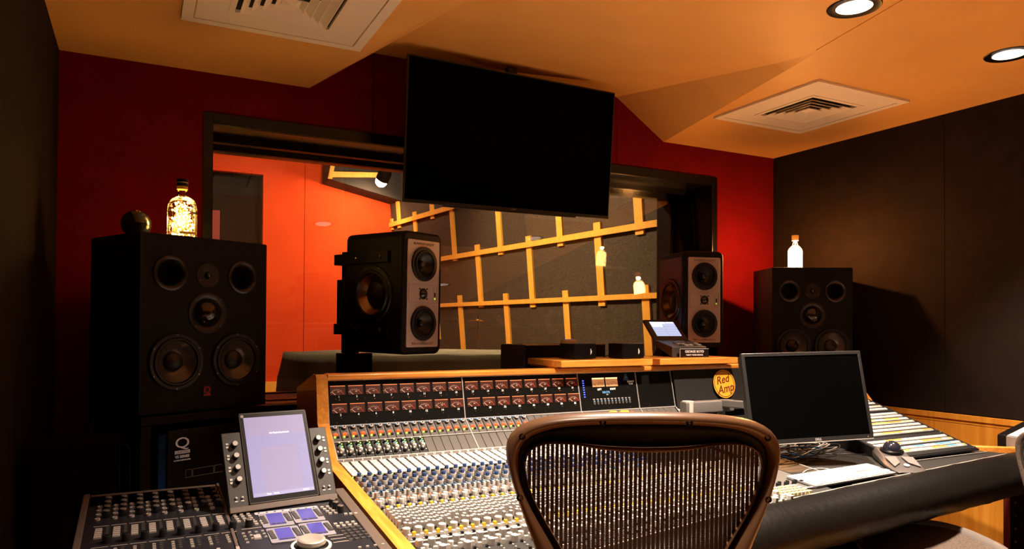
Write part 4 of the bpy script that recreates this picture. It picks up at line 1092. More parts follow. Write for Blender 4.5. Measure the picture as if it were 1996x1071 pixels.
hd = part('screen_head', B().box(-.113, .113, 0, .17, -.018, 0, ms), 'button_dark', rm, bevel=.004)
part('display', B().box(-.083, .083, .032, .150, 0, .001, ms), 'lcd_grey', hd, 'glowing pale grey screen')
part('display_header', B().box(-.082, .020, .134, .149, .001, .0014, ms).box(.026, .078, .138, .149, .001, .0014, ms), 'lcd_bright', hd)
part('display_cell', B().box(-.078, -.008, .107, .131, .001, .0014, ms), 'lcd_bright', hd)
b = B()
for k in range(4): b.box(-.082, .082, .045+.021*k, .046+.021*k, .001, .0016, ms)
b.box(-.0006, .0006, .033, .131, .001, .0016, ms); part('display_lines', b, 'lcd_line', hd)
npl = thing('desk_nameplate', 'small black nameplate engraved in white in front of the touch remote', 'nameplate', (2.705, 3.076, SZ+.0005), radians(-6))
part('plate', B().box(-.094, .094, 0, .006, 0, .046).box(-.094, .094, .006, .022, 0, .005), 'nameplate', npl, bevel=.001)
part('edge', B().box(-.094, .094, -.001, .0005, .0445, .0462).box(-.0945, -.093, -.001, .0005, 0, .0445), 'logo_white', npl)
part('name_line', text_mesh('GEORGE BOYD', .0178, T(0, -.0005, .030) @ FRONT, bold=.0004), 'logo_white', npl)
part('service_line', text_mesh('THIRTY YEARS SERVICE', .0105, T(0, -.0005, .0115) @ FRONT, bold=.0003), 'logo_white', npl)

# ---- computer monitor on an arm
mo = thing('computer_monitor', 'black flat computer monitor, switched off, floating over the desk on an arm', 'monitor', (2.655, 2.238, .793), radians(-11.5), radians(-11.2), radians(-1))
w, h = .314, .403
part('back_shell', B().box(-w+.01, w-.01, .016, .05, .01, h-.01).box(-.12, .12, .05, .07, .1, .3), 'monitor_bezel', mo, bevel=.004)
part('bezel', B().box(-w, w, 0, .0155, 0, .022).box(-w, w, 0, .0155, h-.015, h).box(-w, -w+.015, 0, .0155, .022, h-.015).box(w-.015, w, 0, .0155, .022, h-.015), 'monitor_bezel', mo, bevel=.002)
part('display', B().box(-w+.015, w-.015, .003, .0155, .022, h-.015), 'screen_off', mo, shade=None)
part('lower_lip', B().box(-w, w, -.001, .001, .0, .003), 'plate_silver', mo)
part('maker_name', text_mesh('DELL', .015, T(.02, -.0006, .012) @ FRONT, bold=.0004), 'logo_grey', mo, 'grey maker lettering')
part('power_dot', B().cyl(.002, 0, .002, T(w-.03, 0, .011) @ FRONT, 8), 'logo_grey', mo)
ar = thing('monitor_arm', 'pale grey articulated arm reaching to the computer monitor', 'monitor arm', (2.62, 2.78, .705))
part('clamp_post', B().cyl(.020, .0, .20, seg=20), 'arm_grey', ar)
part('base', B().cyl(.045, -.0, .012, seg=24), 'plate_silver', ar)
part('lower_link', B().rbox(-.285, .02, -.10, -.05, .175, .232, .007, 'x', 4, T(0, .03, 0)), 'arm_grey', ar, bevel=.003)
part('joint', B().cyl(.028, .165, .235, T(-.255, -.045, 0), 24), 'button_grey', ar)
part('upper_link', B().box(-.02, .02, -.42, 0, .18, .215, T(-.05, -.04, .02) @ RZ(radians(20))), 'arm_grey', ar, bevel=.004)
# ---- keyboard
kb = thing('keyboard', 'slim white computer keyboard with number pad on the console desk', 'keyboard', (2.640, 2.086, Dz(2.086)+.005), radians(4), aD)
part('base', B().rbox(-.272, .272, -.072, .072, 0, .007, .008, 'z', 4), 'keyboard_white', kb)
b = B(); n = 0; kp = None; extra = B(); cnt = 0
for r in range(6):
    segs = [(k, 1) for k in range(14)] if r != 0 else [(0, 1), (1, 1), (2, 1), (3, 6.3), (9.4, 1), (10.5, 1), (11.6, 1.2), (12.9, 1)]
    segs = [(a*.0248-.262+(0 if r in (0, 5, 4) else 0), wd*.0228) for a, wd in segs]
    segs += [(.100+k*.0248, .0228) for k in range(3) if r != 2 and not (r == 0 and False)]
    segs += [(.180+k*.0235, .0215) for k in range(4) if not (r in (0, 2) and k == 3)]
    for x, wd in segs:
        cnt += 1
        if wd > .1: part('space_bar', B().box(x, x+wd, -.0635+r*.0222, -.0635+r*.0222+.0192, .007, .0095), 'key_white', kb); continue
        if kp is None and abs(wd-.0228) < 1e-5: kp = part('key', B().box(0, .0228, 0, .0192, 0, .0026), 'key_white', kb, shade=None); kp.matrix_basis = T(x, -.0635+r*.0222, .007)
        elif cnt <= 98: inst(kp, kb, T(x, -.0635+r*.0222, .007) @ Matrix.Diagonal((wd/.0228, 1, 1, 1)))
        else: extra.box(x, x+wd, -.0635+r*.0222, -.0635+r*.0222+.0192, .007, .0095)
part('key', extra, 'key_white', kb, kind='stuff')
# ---- trackball
tk = thing('trackball', 'large grey trackball with a black ball beside the white keyboard', 'trackball', (3.075, 2.145, Dz(2.145)+.005), radians(-32), aD)
b = B()
secs = [(-.155, .055, .006), (-.12, .072, .014), (-.06, .078, .022), (0, .074, .033), (.06, .070, .046), (.10, .064, .050), (.125, .058, .046), (.13, .055, .004)]
vs = []; fs = []
for y, hw, h in secs: vs += [(-hw, y, 0), (-hw, y, h*.55), (-hw*.78, y, h*.95), (0, y, h), (hw*.78, y, h*.95), (hw, y, h*.55), (hw, y, 0)]
for i in range(len(secs)-1):
    for k in range(7): fs.append((i*7+k, i*7+(k+1) % 7, (i+1)*7+(k+1) % 7, (i+1)*7+k))
fs += [tuple(range(7)), tuple((len(secs)-1)*7+k for k in range(6, -1, -1))]
b._add(vs, fs); part('body', b, 'trackball_grey', tk, bevel=.004)
part('ball', B().sphere(.041, T(0, .055, .050), 28, 16), 'ball_dark', tk, 'shiny black ball')
part('ball_ring', B().lathe([(.049, -.010), (.051, .008), (.047, .013), (.041, .010)], T(0, .055, .040), 36, False), 'cap_black', tk)
for s in (-1, 1): part('click_button', B()._add([(s*.012, -.02, .0325), (s*.066, -.02, .030), (s*.070, -.145, .0055), (s*.020, -.10, .0165)], [(0, 1, 2, 3)]) and B().prism([(s*.012, .012), (s*.062, .008), (s*.056, -.09), (s*.018, -.05)], 'z', .0335, .0365, T(0, -.02, 0) @ RX(.17)), 'trackball_light', tk, 'lighter grey button')
part('badge', B().lathe([(.012, 0), (.012, .003), (.0001, .003)], T(0, -.100, .0205) @ RX(.2), 20, False), 'lab_white', tk)
# ---- cable tangle under the monitor
random.seed(21)
cols = ['cable_black', 'cable_grey', 'cable_black', 'cable_grey', 'cable_blue', 'cable_black', 'cable_grey', 'cable_black', 'cable_grey', 'cable_black', 'cable_grey', 'cable_black']
words = {'cable_black': 'black', 'cable_grey': 'pale grey', 'cable_blue': 'blue'}
hows = ['looping widest', 'lying furthest back', 'ending nearest the keyboard', 'running left', 'bright among the dark ones', 'running right', 'coiled twice', 'crossing the middle', 'lying on top', 'at the bottom', 'with a kink', 'at the back right']
for i, c in enumerate(cols):
    cx, cy = 2.70+random.uniform(-.10, .16), 2.40+random.uniform(-.05, .10)
    pts = []
    for k in range(8):
        a = k*1.1+i; x = cx+random.uniform(.05, .14)*cos(a)*(1.4); y = cy+random.uniform(.03, .07)*sin(a)
        pts.append((x, y, Dz(y)+.010+random.uniform(0, .040)))
    cable(words[c]+' cable in the tangle under the monitor, '+hows[i], pts, random.choice((.002, .0028, .0035)), c, 'cables tangled under the computer monitor')
cable('thin pale wire bent on the black desk above the keyboard', [(2.50, 2.17, Dz(2.17)+.006), (2.57, 2.20, Dz(2.2)+.006), (2.64, 2.195, Dz(2.195)+.006), (2.67, 2.172, Dz(2.17)+.006)], .0022, 'cable_grey')
cable('dark trackball cord running back to the cable tangle', [(3.02, 2.26, Dz(2.26)+.02), (2.98, 2.33, Dz(2.33)+.008), (2.88, 2.36, Dz(2.36)+.008), (2.84, 2.44, Dz(2.44)+.01)], .0022, 'cable_black')

# ================================================================ THE CONTROL SURFACE AT THE LEFT
SS = .108; aS = math.atan(SS)
def Sz(y): return .74+SS*(y-2.6)
cs = thing('control_surface', 'dark grey control surface with faders, jog wheel and upright touch screen', 'control surface', (.24, 2.35, 0))
SI = T(-.24, -2.35, 0)
def S0(x, y, up=0): return SI @ T(x, y, Sz(y)) @ RX(aS) @ T(0, 0, up)
def S(x, y, up=0):
    k = .8408/(.56+.108*y)                      # places measured on a level sheet, carried onto the slope
    return SI @ T(x*k, y*k, Sz(y*k)) @ RX(aS) @ T(0, 0, up) @ Matrix.Diagonal((k, k, k, 1))
def sp_(name, b, mats, label=None, **k): return part(name, b, mats, cs, label, **k)
sY0, sY1 = 1.75, 2.715
L_ = [(sY0, Sz(sY0)-.07), (sY0, Sz(sY0)-.004), (sY1-.02, Sz(sY1-.02)-.004), (sY1, Sz(sY1)-.02), (sY1, Sz(sY1)-.07)]
sp_('chassis', B().prism(L_, 'x', -.150, .2495, SI), 'surface_dark', bevel=.004)
L2 = [(sY0, Sz(sY0)-.07), (sY0, Sz(sY0)-.004), (2.53, Sz(2.53)-.004), (2.54, Sz(2.53)-.07)]
sp_('chassis', B().prism(L2, 'x', .250, .640, SI), 'surface_dark', bevel=.004)
sp_('fader_panel', B().box(-.130, .242, sY0-2.35+.02, 2.668-2.35, 0, .004, S0(0, 2.35, -.004)), 'surface_panel')
sp_('master_panel', B().box(.256, .603, sY0-2.35+.02, 2.40-2.35, 0, .004, S0(0, 2.35, -.004)), 'surface_panel')
sp_('side_rail', B().box(.606, .640, sY0-2.35, 2.52-2.35, -.02, .006, S0(0, 2.35, -.004)), 'surface_edge', bevel=.003)
sp_('side_rail', B().box(-.150, -.131, sY0-2.35, 2.70-2.35, -.02, .006, S0(0, 2.35, -.004)), 'surface_edge', bevel=.003)
sp_('divider_rail', B().box(.243, .252, sY0-2.35, 2.69-2.35, -.02, .008, S0(0, 2.35, -.004)), 'surface_edge', bevel=.002)
sp_('back_trim', B().box(-.128, .240, 2.668-2.35, 2.685-2.35, 0, .004, S0(0, 2.35, -.003)), 'surface_edge')
sp_('display_window', B().box(-.126, .238, 2.575-2.35, 2.664-2.35, .004, .005, S0(0, 2.35, -.004)), 'screen_off')
for x0, x1 in ((-.13, .24), (.26, .6)): sp_('support', B().box(x0+.05, x1-.05, 1.85, 2.35, .0, .60, SI), 'void_black')
kb_ = B().lathe([(.0105, 0), (.0100, .018), (.0085, .0205), (.0001, .0205)], seg=14, cap=False)
CHS = .0432
protos = {}
def surf(name, maker, matn, m, cap=None):
    if name+matn not in protos:
        p = part(name, maker(), matn, cs); p.rotation_mode = 'QUATERNION'; p.matrix_basis = m; kid = None
        if cap: kid = part('knob_top', cap(), 'surface_edge', p)
        protos[name+matn] = (p, kid); return p
    p, kid = protos[name+matn]; q = inst(p, cs, m)
    if kid: c = kid.copy(); COL.objects.link(c); c.parent = q
    return q
mk_knob = lambda: B().lathe([(.0110, 0), (.0105, .018), (.0090, .0200), (.0001, .0200)], seg=14, cap=False)
mk_cap = lambda: B().lathe([(.0092, .0201), (.0080, .0212), (.0001, .0208)], seg=14, cap=False)
mk_ring = lambda: B().lathe([(.0075, 0), (.0070, .005), (.0045, .005), (.0045, .003), (.0001, .003)], seg=12, cap=False)
mk_small = lambda: B().taper(.011, .010, .0035, .85)
mk_tiny = lambda: B().taper(.009, .006, .003, .8)
mk_block = lambda: B().taper(.018, .011, .004, .9)
for i in range(8):
    x = -.076+CHS*i
    for k in range(4): surf('encoder', mk_knob, 'black_knob', S(x, 2.588-.060*k+.0, 0), mk_cap)
    for k in range(4): surf('ring_button', mk_ring, 'button_grey', S(x-.021, 2.535-.052*k, 0))
    for k in range(3): surf('small_button', mk_tiny, 'button_dark', S(x-.021, 2.510-.052*k, 0))
    sp_('row_trim', B().box(-.019, .019, -.0012, .0012, 0, .0015, S(x-.008, 2.300, 0)), 'button_grey')
    for k in range(5): surf('pale_button', mk_block, 'strip_light', S(x-.013, 2.262-.0205*k, 0))
    for k in range(7): surf('small_button', mk_tiny, 'button_dark', S(x+.008, 2.275-.0165*k, 0))
    surf('large_encoder', lambda: B().lathe([(.0098, 0), (.0094, .018), (.0082, .0200), (.0001, .0200)], seg=16, cap=False), 'black_knob', S(x+.010, 2.125, 0))
    sp_('row_trim', B().box(-.019, .019, -.0012, .0012, 0, .0015, S(x-.004, 2.085, 0)), 'button_grey')
    for k in range(4):
        surf('small_button', mk_tiny, 'button_grey', S(x-.012, 2.055-.021*k, 0)); surf('small_button', mk_tiny, 'button_dark', S(x+.004, 2.060-.021*k, 0))
    sp_('fader_slot', B().box(-.0015, .0015, -.20, 0, 0, .0006, S(x-.004, 1.955, 0)), 'void_black')
    sp_('fader_cap', B().taper(.012, .026, .012, .7, S(x-.004, 1.90-.008*(i % 3), .001)), 'button_grey')
# master side
for k in range(4):
    for c in range(3): surf('square_button', mk_small, 'button_grey', S(.256+.0185*c+.001*k, 2.262-.026*k-.002*c, 0))
for k in range(2):
    for c in range(2): surf('square_button', mk_small, 'button_grey', S(.300+.016*c, 2.16-.026*k, 0))
surf('encoder', mk_knob, 'black_knob', S(.279, 2.128, 0), mk_cap)
sp_('row_trim', B().box(-.026, .026, -.0015, .0015, 0, .0015, S(.282, 2.098, 0)), 'button_grey')
random.seed(9)
for k in range(13): surf('small_button', mk_tiny, 'button_grey', S(.255+.0165*(k % 4), 2.055-.030*(k//4)+.004*(k % 2), 0))
sp_('large_button', B().taper(.019, .026, .004, .9, S(.284, 2.005, 0)), 'button_grey')
def lcd(cx, cy, w, h, matn):
    pl = sp_('soft_key_plate', B().rbox(-w/2-.021, w/2+.021, -h/2-.014, h/2+.008, 0, .0025, .006, 'z', 3, S(cx, cy, 0)), 'plate_lilac', 'pale plate round the small screen')
    part('display', B().box(-w/2, w/2, -h/2, h/2, .0025, .0032, S(cx, cy, 0)), 'lcd_blue', pl, 'dim violet-blue screen')
    for s in (-1, 1):
        for k in range(5): part('soft_key', B().taper(.0135, .0105, .003, .85, S(cx+s*(w/2+.0115), cy+h/2-.008-k*h/5.1, .0025)), 'button_dark', pl)
    for k in range(3): part('soft_key', B().taper(.012, .006, .002, .85, S(cx+(k-1)*w*.33, cy-h/2-.008, .0025)), 'button_dark', pl)
lcd(.357, 2.165, .043, .090, 0); lcd(.446, 2.177, .043, .090, 0); lcd(.353, 2.003, .041, .082, 0); lcd(.440, 2.015, .041, .082, 0)
pl = sp_('light_strip', B().rbox(-.092, .092, -.010, .010, 0, .0022, .004, 'z', 3, S(.402, 2.252, 0) @ RZ(.02)), 'lab_lilac')
for k in range(8): part('hole', B().cyl(.003, .0022, .0028, S(.402-.08+k*.0228, 2.252, 0), 10), 'cap_black', pl)
jw = sp_('jog_wheel', B().lathe([(.033, .006), (.036, .012), (.034, .020), (.030, .022), (.024, .021), (.0001, .019)], S(.394, 1.865, 0), 48, False), 'wheel_metal', 'brushed metal jog wheel')
part('wheel_ring', B().lathe([(.050, 0), (.050, .004), (.043, .0045), (.043, 0)], S(.394, 1.865, 0), 48, False), 'lab_white', jw, 'white ring')
part('wheel_well', B().lathe([(.043, .003), (.037, .006), (.033, .005)], S(.394, 1.865, 0), 48, False), 'cap_black', jw)
for (x, y) in ((.541, 2.262), (.541, 2.222), (.543, 2.170)): surf('encoder', mk_knob, 'black_knob', S(x, y, 0), mk_cap)
for r in range(4):
    for c in range(2): surf('square_button', mk_small, 'button_grey', S(.505+.017*c+.0018*r, 2.245-.028*r, 0))
for c in range(3): surf('square_button', mk_small, 'button_grey', S(.55+.014*c, 2.135-.004*c, 0))
for r in range(7):
    for c in range(4): surf('square_button', mk_small, 'button_grey' if r < 2 else 'button_dark', S(.497+.0165*c, 2.040-.0275*r, 0))
for r in range(3): sp_('row_trim', B().box(-.024, .024, -.0015, .0015, 0, .0015, S(.475, 1.93-.03*r, 0)), 'button_grey')
for c in range(4): surf('small_button', mk_tiny, 'button_grey', S(.50+.02*c, 1.80, 0))
# upright touch screen with its wings
HX, HY, HZ = .424, 2.392, Sz(2.392)+.006
HM = SI @ T(HX, HY, HZ) @ RZ(radians(9)) @ RX(radians(-27)) @ FRONT @ Matrix.Diagonal((1.04, 1.04, 1.04, 1))
sp_('hinge_strip', B().box(-.166, .166, -.004, .014, -.012, .006, HM), 'surface_edge', bevel=.002)
hd = sp_('screen_housing', B().rbox(-.108, .108, .014, .305, -.028, .006, .006, 'z', 3, HM), 'surface_dark', bevel=.002)
part('inner_bezel', B().box(-.104, .104, .020, .300, .0061, .0068, HM), 'cap_black', hd)
dsp = part('display', B().box(-.0945, .0945, .034, .288, .0068, .0076, HM), 'touch_screen', hd, 'glowing pale violet touch screen', shade=None)
part('display_band', B().box(-.0945, .0945, .190, .226, .0076, .0080, HM).box(.062, .0945, .045, .190, .0076, .0080, HM).box(-.0945, -.058, .045, .190, .0076, .0080, HM), 'touch_blue', dsp)
part('status_bar', B().box(-.0945, .0945, .034, .045, .0076, .0082, HM), 'touch_ring', dsp)
part('screen_text', text_mesh('No Track Attentioned', .0068, HM @ T(.010, .232, .0085), ext=.0002, bold=.0002), 'touch_text', dsp, 'tiny white lettering')
part('screen_text', text_mesh('Setup      Setting', .0055, HM @ T(-.035, .0395, .0086), ext=.0002, bold=.0002), 'touch_text', dsp)
part('screen_text', text_mesh('Settings', .0055, HM @ T(.068, .0395, .0086), ext=.0002, bold=.0002), 'touch_text', dsp)
for k in range(4):
    b = B().lathe([(.0075, .0081), (.0075, .0085), (.0068, .0085), (.0068, .0081)], HM @ T(.076, .184-.034*k, 0), 20, False)
    b.lathe([(.0030, .0081), (.0030, .0085), (.0022, .0085)], HM @ T(.076, .184-.034*k, 0), 12, False); part('screen_ring', b, 'touch_ring', dsp)
for s, z1, lab in ((-1, .245, 'left'), (1, .240, 'right')):
    wg = sp_('knob_wing', B().box(*sorted((s*.1085, s*.166)), .008, z1, -.022, .004, HM), 'surface_dark', bevel=.003)
    for k in range(4):
        kn = part('screen_knob', B().lathe([(.0098, .004), (.0095, .017), (.0088, .018), (.0001, .018)], HM @ T(s*.131, z1-.040-k*.037, 0), 16, False), 'black_knob', wg)
        for q in (0, 1): part('mini_button', B().taper(.0085, .0065, .002, .9, HM @ T(s*.152, z1-.037-k*.037-q*.010, .004)), 'lab_white', wg)
        part('pale_knob_top', B().lathe([(.0080, .0181), (.0076, .0200), (.0001, .0200)], HM @ T(s*.131, z1-.040-k*.037, 0), 14, False), 'lab_white', wg)
    for q in (0, 1):
        part('round_button', B().sphere(.004, HM @ T(s*(.126+.018*q), .040, .006), 8, 5), 'lab_white', wg)
        part('mini_button', B().box(-.0045, .0045, -.0015, .0015, 0, .001, HM @ T(s*(.126+.018*q), .030, .004)), 'lab_white', wg)
part('corner_mark', B().cyl(.005, .0, .0015, HM @ T(-.098, .293, .0062), 14), 'button_grey', hd)

# ================================================================ OFFICE CHAIRS
def resample(pts, n, cz):
    """closed outline -> radius by angle around (0, cz), mirrored so both halves match"""
    pol = []
    for x, z in pts: pol.append((atan2(z-cz, x), hypot(x, z-cz)))
    pol.sort(); pol = [(a-2*pi, r) for a, r in pol]+pol+[(a+2*pi, r) for a, r in pol]
    def r_at(a):
        for (a0, r0), (a1, r1) in zip(pol, pol[1:]):
            if a0 <= a <= a1:
                t = (a-a0)/max(a1-a0, 1e-9)
                p0 = (r0*cos(a0), r0*sin(a0)); p1 = (r1*cos(a1), r1*sin(a1))
                # intersection of the ray with the segment
                dx, dz = p1[0]-p0[0], p1[1]-p0[1]; den = cos(a)*dz-sin(a)*dx
                return (p0[0]*dz-p0[1]*dx)/den if abs(den) > 1e-9 else r0
    raw = [r_at(-pi+2*pi*(k+.5)/n) for k in range(n)]
    sm = raw
    for _ in range(2): sm = [(sm[k-1]+2*sm[k]+sm[(k+1) % n])/4 for k in range(n)]
    out = []
    for k in range(n):
        a = -pi+2*pi*(k+.5)/n; out.append((sm[k]*cos(a), cz+sm[k]*sin(a)))
    return out
def P2(l): return [((px-1258)*.000989, 1.300-(py-636)*.000989) for px, py in l]
def sym(l):
    """mirror a left-to-top half outline"""
    return l+[(-x, z) for x, z in l]
OUT = P2([(985.5, 879), (989, 860), (1003, 840), (1035, 822), (1080, 811.5), (1130, 806), (1190, 803), (1258, 802), (992, 920), (1005, 962), (1025, 1020), (1045, 1071), (1075, 1150), (1110, 1230), (1150, 1310), (1190, 1370), (1225, 1392), (1258, 1398)])
MID = P2([(1011, 905), (1011.5, 890), (1016, 872), (1035, 852), (1080, 836), (1130, 830), (1190, 826), (1258, 825), (1017, 948), (1038, 996), (1065, 1040), (1086, 1075), (1115, 1150), (1145, 1225), (1180, 1290), (1215, 1340), (1235, 1352), (1258, 1356)])
INN = P2([(1025, 918), (1027, 895), (1034, 879), (1056, 866), (1095, 865), (1135, 869), (1170, 875), (1215, 878), (1258, 879), (1032, 948), (1043, 976), (1056, 1002), (1080, 1042), (1098, 1071), (1130, 1140), (1158, 1205), (1190, 1265), (1220, 1312), (1238, 1325), (1258, 1328)])
def chair(label, loc, yaw, group='office chairs', az=.652, am='chair_pad', arms=True, off=None, sdz=0, fm='chair_frame'):
    t = thing('office_chair', label, 'chair', loc, yaw, group=group)
    N = 120; cz = .98
    O, Mi, In = [resample(sym(l), N, cz) for l in (OUT, MID, INN)]
    def curv(x, z): return .42*x*x+.10*(1.133-z)**2*0-.16*(z-.80)**2+.004
    def band(loops, dys, mat_, name, close=False, lab=None):
        vs = []; fs = []; n = len(loops)
        for (lp_, dy) in zip(loops, dys):
            for x, z in lp_: vs.append((x, curv(x, z)+dy, z))
        for j in range(n-1):
            for k in range(N): fs.append((j*N+k, j*N+(k+1) % N, (j+1)*N+(k+1) % N, (j+1)*N+k))
        if close:
            for k in range(N): fs.append(((n-1)*N+k, (n-1)*N+(k+1) % N, (k+1) % N, k))
        b = B(); b._add(vs, fs); return part(name, b, mat_, t, lab, shade='smooth')
    def mixl(a, c, f): return [(x0+(x1-x0)*f, z0+(z1-z0)*f) for (x0, z0), (x1, z1) in zip(a, c)]
    tube = [(mixl(O, Mi, f), dy) for f, dy in ((0, .012), (.02, .0), (.12, -.012), (.3, -.020), (.5, -.023), (.7, -.020), (.88, -.012), (.98, -.002), (1.0, .010), (.8, .020), (.4, .024), (.1, .020))]
    fr = band([a for a, d in tube], [d for a, d in tube], fm, 'back_frame', True)
    pad = [(mixl(Mi, In, f), dy) for f, dy in ((-.05, .004), (.25, .006), (.6, .009), (.86, .006), (.95, -.002), (1.0, -.001), (1.02, .010), (.5, .018), (-.05, .014))]
    band([a for a, d in pad[:4]]+[pad[7][0], pad[8][0]], [d for a, d in pad[:4]]+[.018, .014], 'chair_pad', 'inner_border', True, 'matt black inner border')
    band([mixl(Mi, In, f) for f in (.86, .90, .97, 1.03, .99, .88)], [.004, -.008, -.009, -.001, .010, .012], 'chair_frame', 'mesh_rim', True)
    # screws round the frame
    b = None
    for px, py in ((1019, 851), (1172, 821), (1337, 821), (1494, 851), (1015, 971), (1499, 972)):
        x, z = P2([(px, py)])[0]; y = curv(x, z)-.0215
        if abs(x) < .15: z = 1.300-(820-636)*.000989
        q = B().lathe([(.0062, .001), (.0066, -.0005), (.0062, -.0015), (.0045, -.0012), (.0042, .0002), (.0001, .0002)], T(x, y, z) @ RX(-pi/2), 16, False)
        s = part('frame_screw', q, 'cap_black', t)
        part('cross_slot', B().box(-.003, .003, -.0007, .0007, -.0004, .0001).box(-.0007, .0007, -.003, .003, -.0004, .0001, ), 'button_grey', s).matrix_basis = T(x, y, z) @ RX(-pi/2)
    # woven mesh: vertical bands with fine cross threads
    def span(x):
        zs = []
        for (x0, z0), (x1, z1) in zip(In, In[1:]+In[:1]):
            if (x0-x)*(x1-x) <= 0 and abs(x1-x0) > 1e-9: zs.append(z0+(z1-z0)*(x-x0)/(x1-x0))
        return (min(zs), max(zs)) if len(zs) >= 2 else None
    pitch = .00885; b = B()
    for i in range(-27, 28):
        x = i*pitch; sp = span(x*1.0)
        if not sp: continue
        z0, z1 = sp; n = max(2, int((z1-z0)/.05)+1); hw = .0032
        vs = []; fs = []
        for k in range(n+1):
            z = z0-.004+(z1-z0+.008)*k/n; xx = x*(1+.0*(z-1)); y = curv(xx, z)+.004
            for a, c in ((-hw, 0), (hw, 0), (hw, .0012), (-hw, .0012)): vs.append((xx+a, y+c, z))
        for k in range(n):
            for q in range(4): fs.append((k*4+q, k*4+(q+1) % 4, (k+1)*4+(q+1) % 4, (k+1)*4+q))
        b._add(vs, fs)
    part('mesh_bands', b, 'mesh_brown', t, 'dark brown woven bands', kind='stuff')
    b = B()
    zz = .64
    while zz < 1.10:
        xs = [x0+(x1-x0)*(zz-z0)/(z1-z0) for (x0, z0), (x1, z1) in zip(In, In[1:]+In[:1]) if (z0-zz)*(z1-zz) <= 0 and abs(z1-z0) > 1e-9]
        if len(xs) >= 2:
            xs.sort(); segs = [(xs[0], xs[-1])] if len(xs) < 4 else [(xs[0], xs[1]), (xs[2], xs[3])]
            for x0, x1 in segs:
                n = max(2, int((x1-x0)/.06)+1); vs = []; fs = []
                for k in range(n+1):
                    x = x0+(x1-x0)*k/n; y = curv(x, zz)+.0055
                    vs += [(x, y, zz-.00045), (x, y+.0006, zz), (x, y, zz+.00045)]
                for k in range(n):
                    for q in range(3): fs.append((k*3+q, k*3+(q+1) % 3, (k+1)*3+(q+1) % 3, (k+1)*3+q))
                b._add(vs, fs)
        zz += .0031
    part('mesh_threads', b, 'mesh_thread', t, kind='stuff')
    if off:
        for ch in list(COL.objects):
            if ch.parent == t: ch.matrix_basis = T(*off) @ ch.matrix_basis
    # seat, arms, column, base
    rim = []; ins = []; N2 = 48
    for k in range(N2):
        a = 2*pi*k/N2; c, s = cos(a), sin(a); e = 2/3.0
        x = .255*abs(c)**e*(1 if c > 0 else -1); y = .30+.225*abs(s)**e*(1 if s > 0 else -1)
        z = .475+sdz-.05*max(0, (y-.40)/.12)**2+.025*(abs(x)/.25)**3*(1 if arms else .2)
        rim.append((x, y, z))
    part('seat_frame', B().tube(rim, .020, 8, closed=True, flat=.75), 'chair_rim', t, 'grey-brown glossy seat rim')
    b = B(); vs = [(0, .30, .448+sdz)]; fs = []; R_N = 5
    for j in range(1, R_N+1):
        f = j/R_N
        for x, y, z in rim: vs.append((x*f*.97, .30+(y-.30)*f*.97, .448+sdz+(z-.448-sdz)*f**2))
    for k in range(N2): fs.append((0, 1+k, 1+(k+1) % N2))
    for j in range(R_N-1):
        for k in range(N2): fs.append((1+j*N2+k, 1+(j+1)*N2+k, 1+(j+1)*N2+(k+1) % N2, 1+j*N2+(k+1) % N2))
    n0 = len(vs); vs += [(x, y, z-.004) for x, y, z in vs[:]]; fs += [tuple(reversed([i+n0 for i in f])) for f in fs[:]]
    b._add(vs, fs); part('seat_mesh', b, 'seat_mesh', t, 'brown-grey woven seat', shade='smooth')
    ox, oy, oz = off if off else (0, 0, 0)
    if off: part('spine', B().tube([(ox, oy+.02, .47), (ox, oy+.03, .41), (ox*.5, oy*.4, .37), (0, .14, .36), (0, .28, .355)], .03, 10, rs=[.02, .026, .03, .034, .04]), 'chair_pad', t)
    else: part('spine', B().tube([(ox, .03+oy, .66+oz), (ox, .02+oy, .60+oz*.6), (0, .02, .56), (0, .05, .44), (0, .14, .38), (0, .28, .36)], .030, 10, rs=[.018, .020, .026, .032, .036, .040]), 'chair_pad', t)
    if not arms:
        part('pivot_disc', B().lathe([(.034, 0), (.034, .010), (.026, .014), (.024, .011), (.0001, .012)], T(-.262, .215, .415) @ RY(-pi/2), 28, False), 'plate_silver', t, 'pale round pivot cap')
    for s in ((-1, 1) if arms else ()):
        ap = part('armrest', B().tube([(s*.315, .035, az-.015), (s*.322, .10, az+.006), (s*.325, .19, az+.010), (s*.318, .27, az+.002), (s*.305, .31, az-.018)], .03, 10, rs=[.022, .036, .040, .036, .022], flat=.42), am, t)
        part('arm_post', B().tube([(s*.31, .13, az-.01), (s*.312, .10, .52), (s*.30, .07, .46), (s*.23, .06, .40), (s*.08, .10, .37)], .02, 10, rs=[.022, .022, .024, .024, .022]), 'chair_frame', t)
        part('height_knob', B().lathe([(.024, 0), (.024, .012), (.018, .016), (.0001, .016)], T(s*.333, .14, az-.045) @ RY(s*pi/2), 20, False), 'plate_silver', t, 'pale round knob')
    part('gas_column', B().cyl(.028, .10, .36, T(0, .27, 0), 20), 'cap_black', t)
    part('tilt_box', B().box(-.09, .09, .18, .38, .35, .40), 'chair_pad', t, bevel=.01)
    for k in range(5):
        a = pi/2+2*pi*k/5; ex, ey = .30*cos(a), .27+.30*sin(a)
        lg = part('base_leg', B().tube([(0, .27, .11), (.15*cos(a), .27+.15*sin(a), .10), (ex, ey, .082)], .02, 8, rs=[.030, .022, .015]), 'chair_frame', t)
        part('caster', B().cyl(.028, -.022, .022, T(ex, ey, .028) @ RY(pi/2), 18).cyl(.008, .03, .08, T(ex, ey, 0), 8), 'rubber', t)
    return t
c1 = Vector((0, 0, 0))+Vector((sin(CY), cos(CY), 0))*1.40+Vector((cos(CY), -sin(CY), 0))*((1258-998)/1416*1.40)
chair('bronze-framed mesh-back office chair in the foreground, seen from behind', (c1.x, c1.y, 0), -CY)
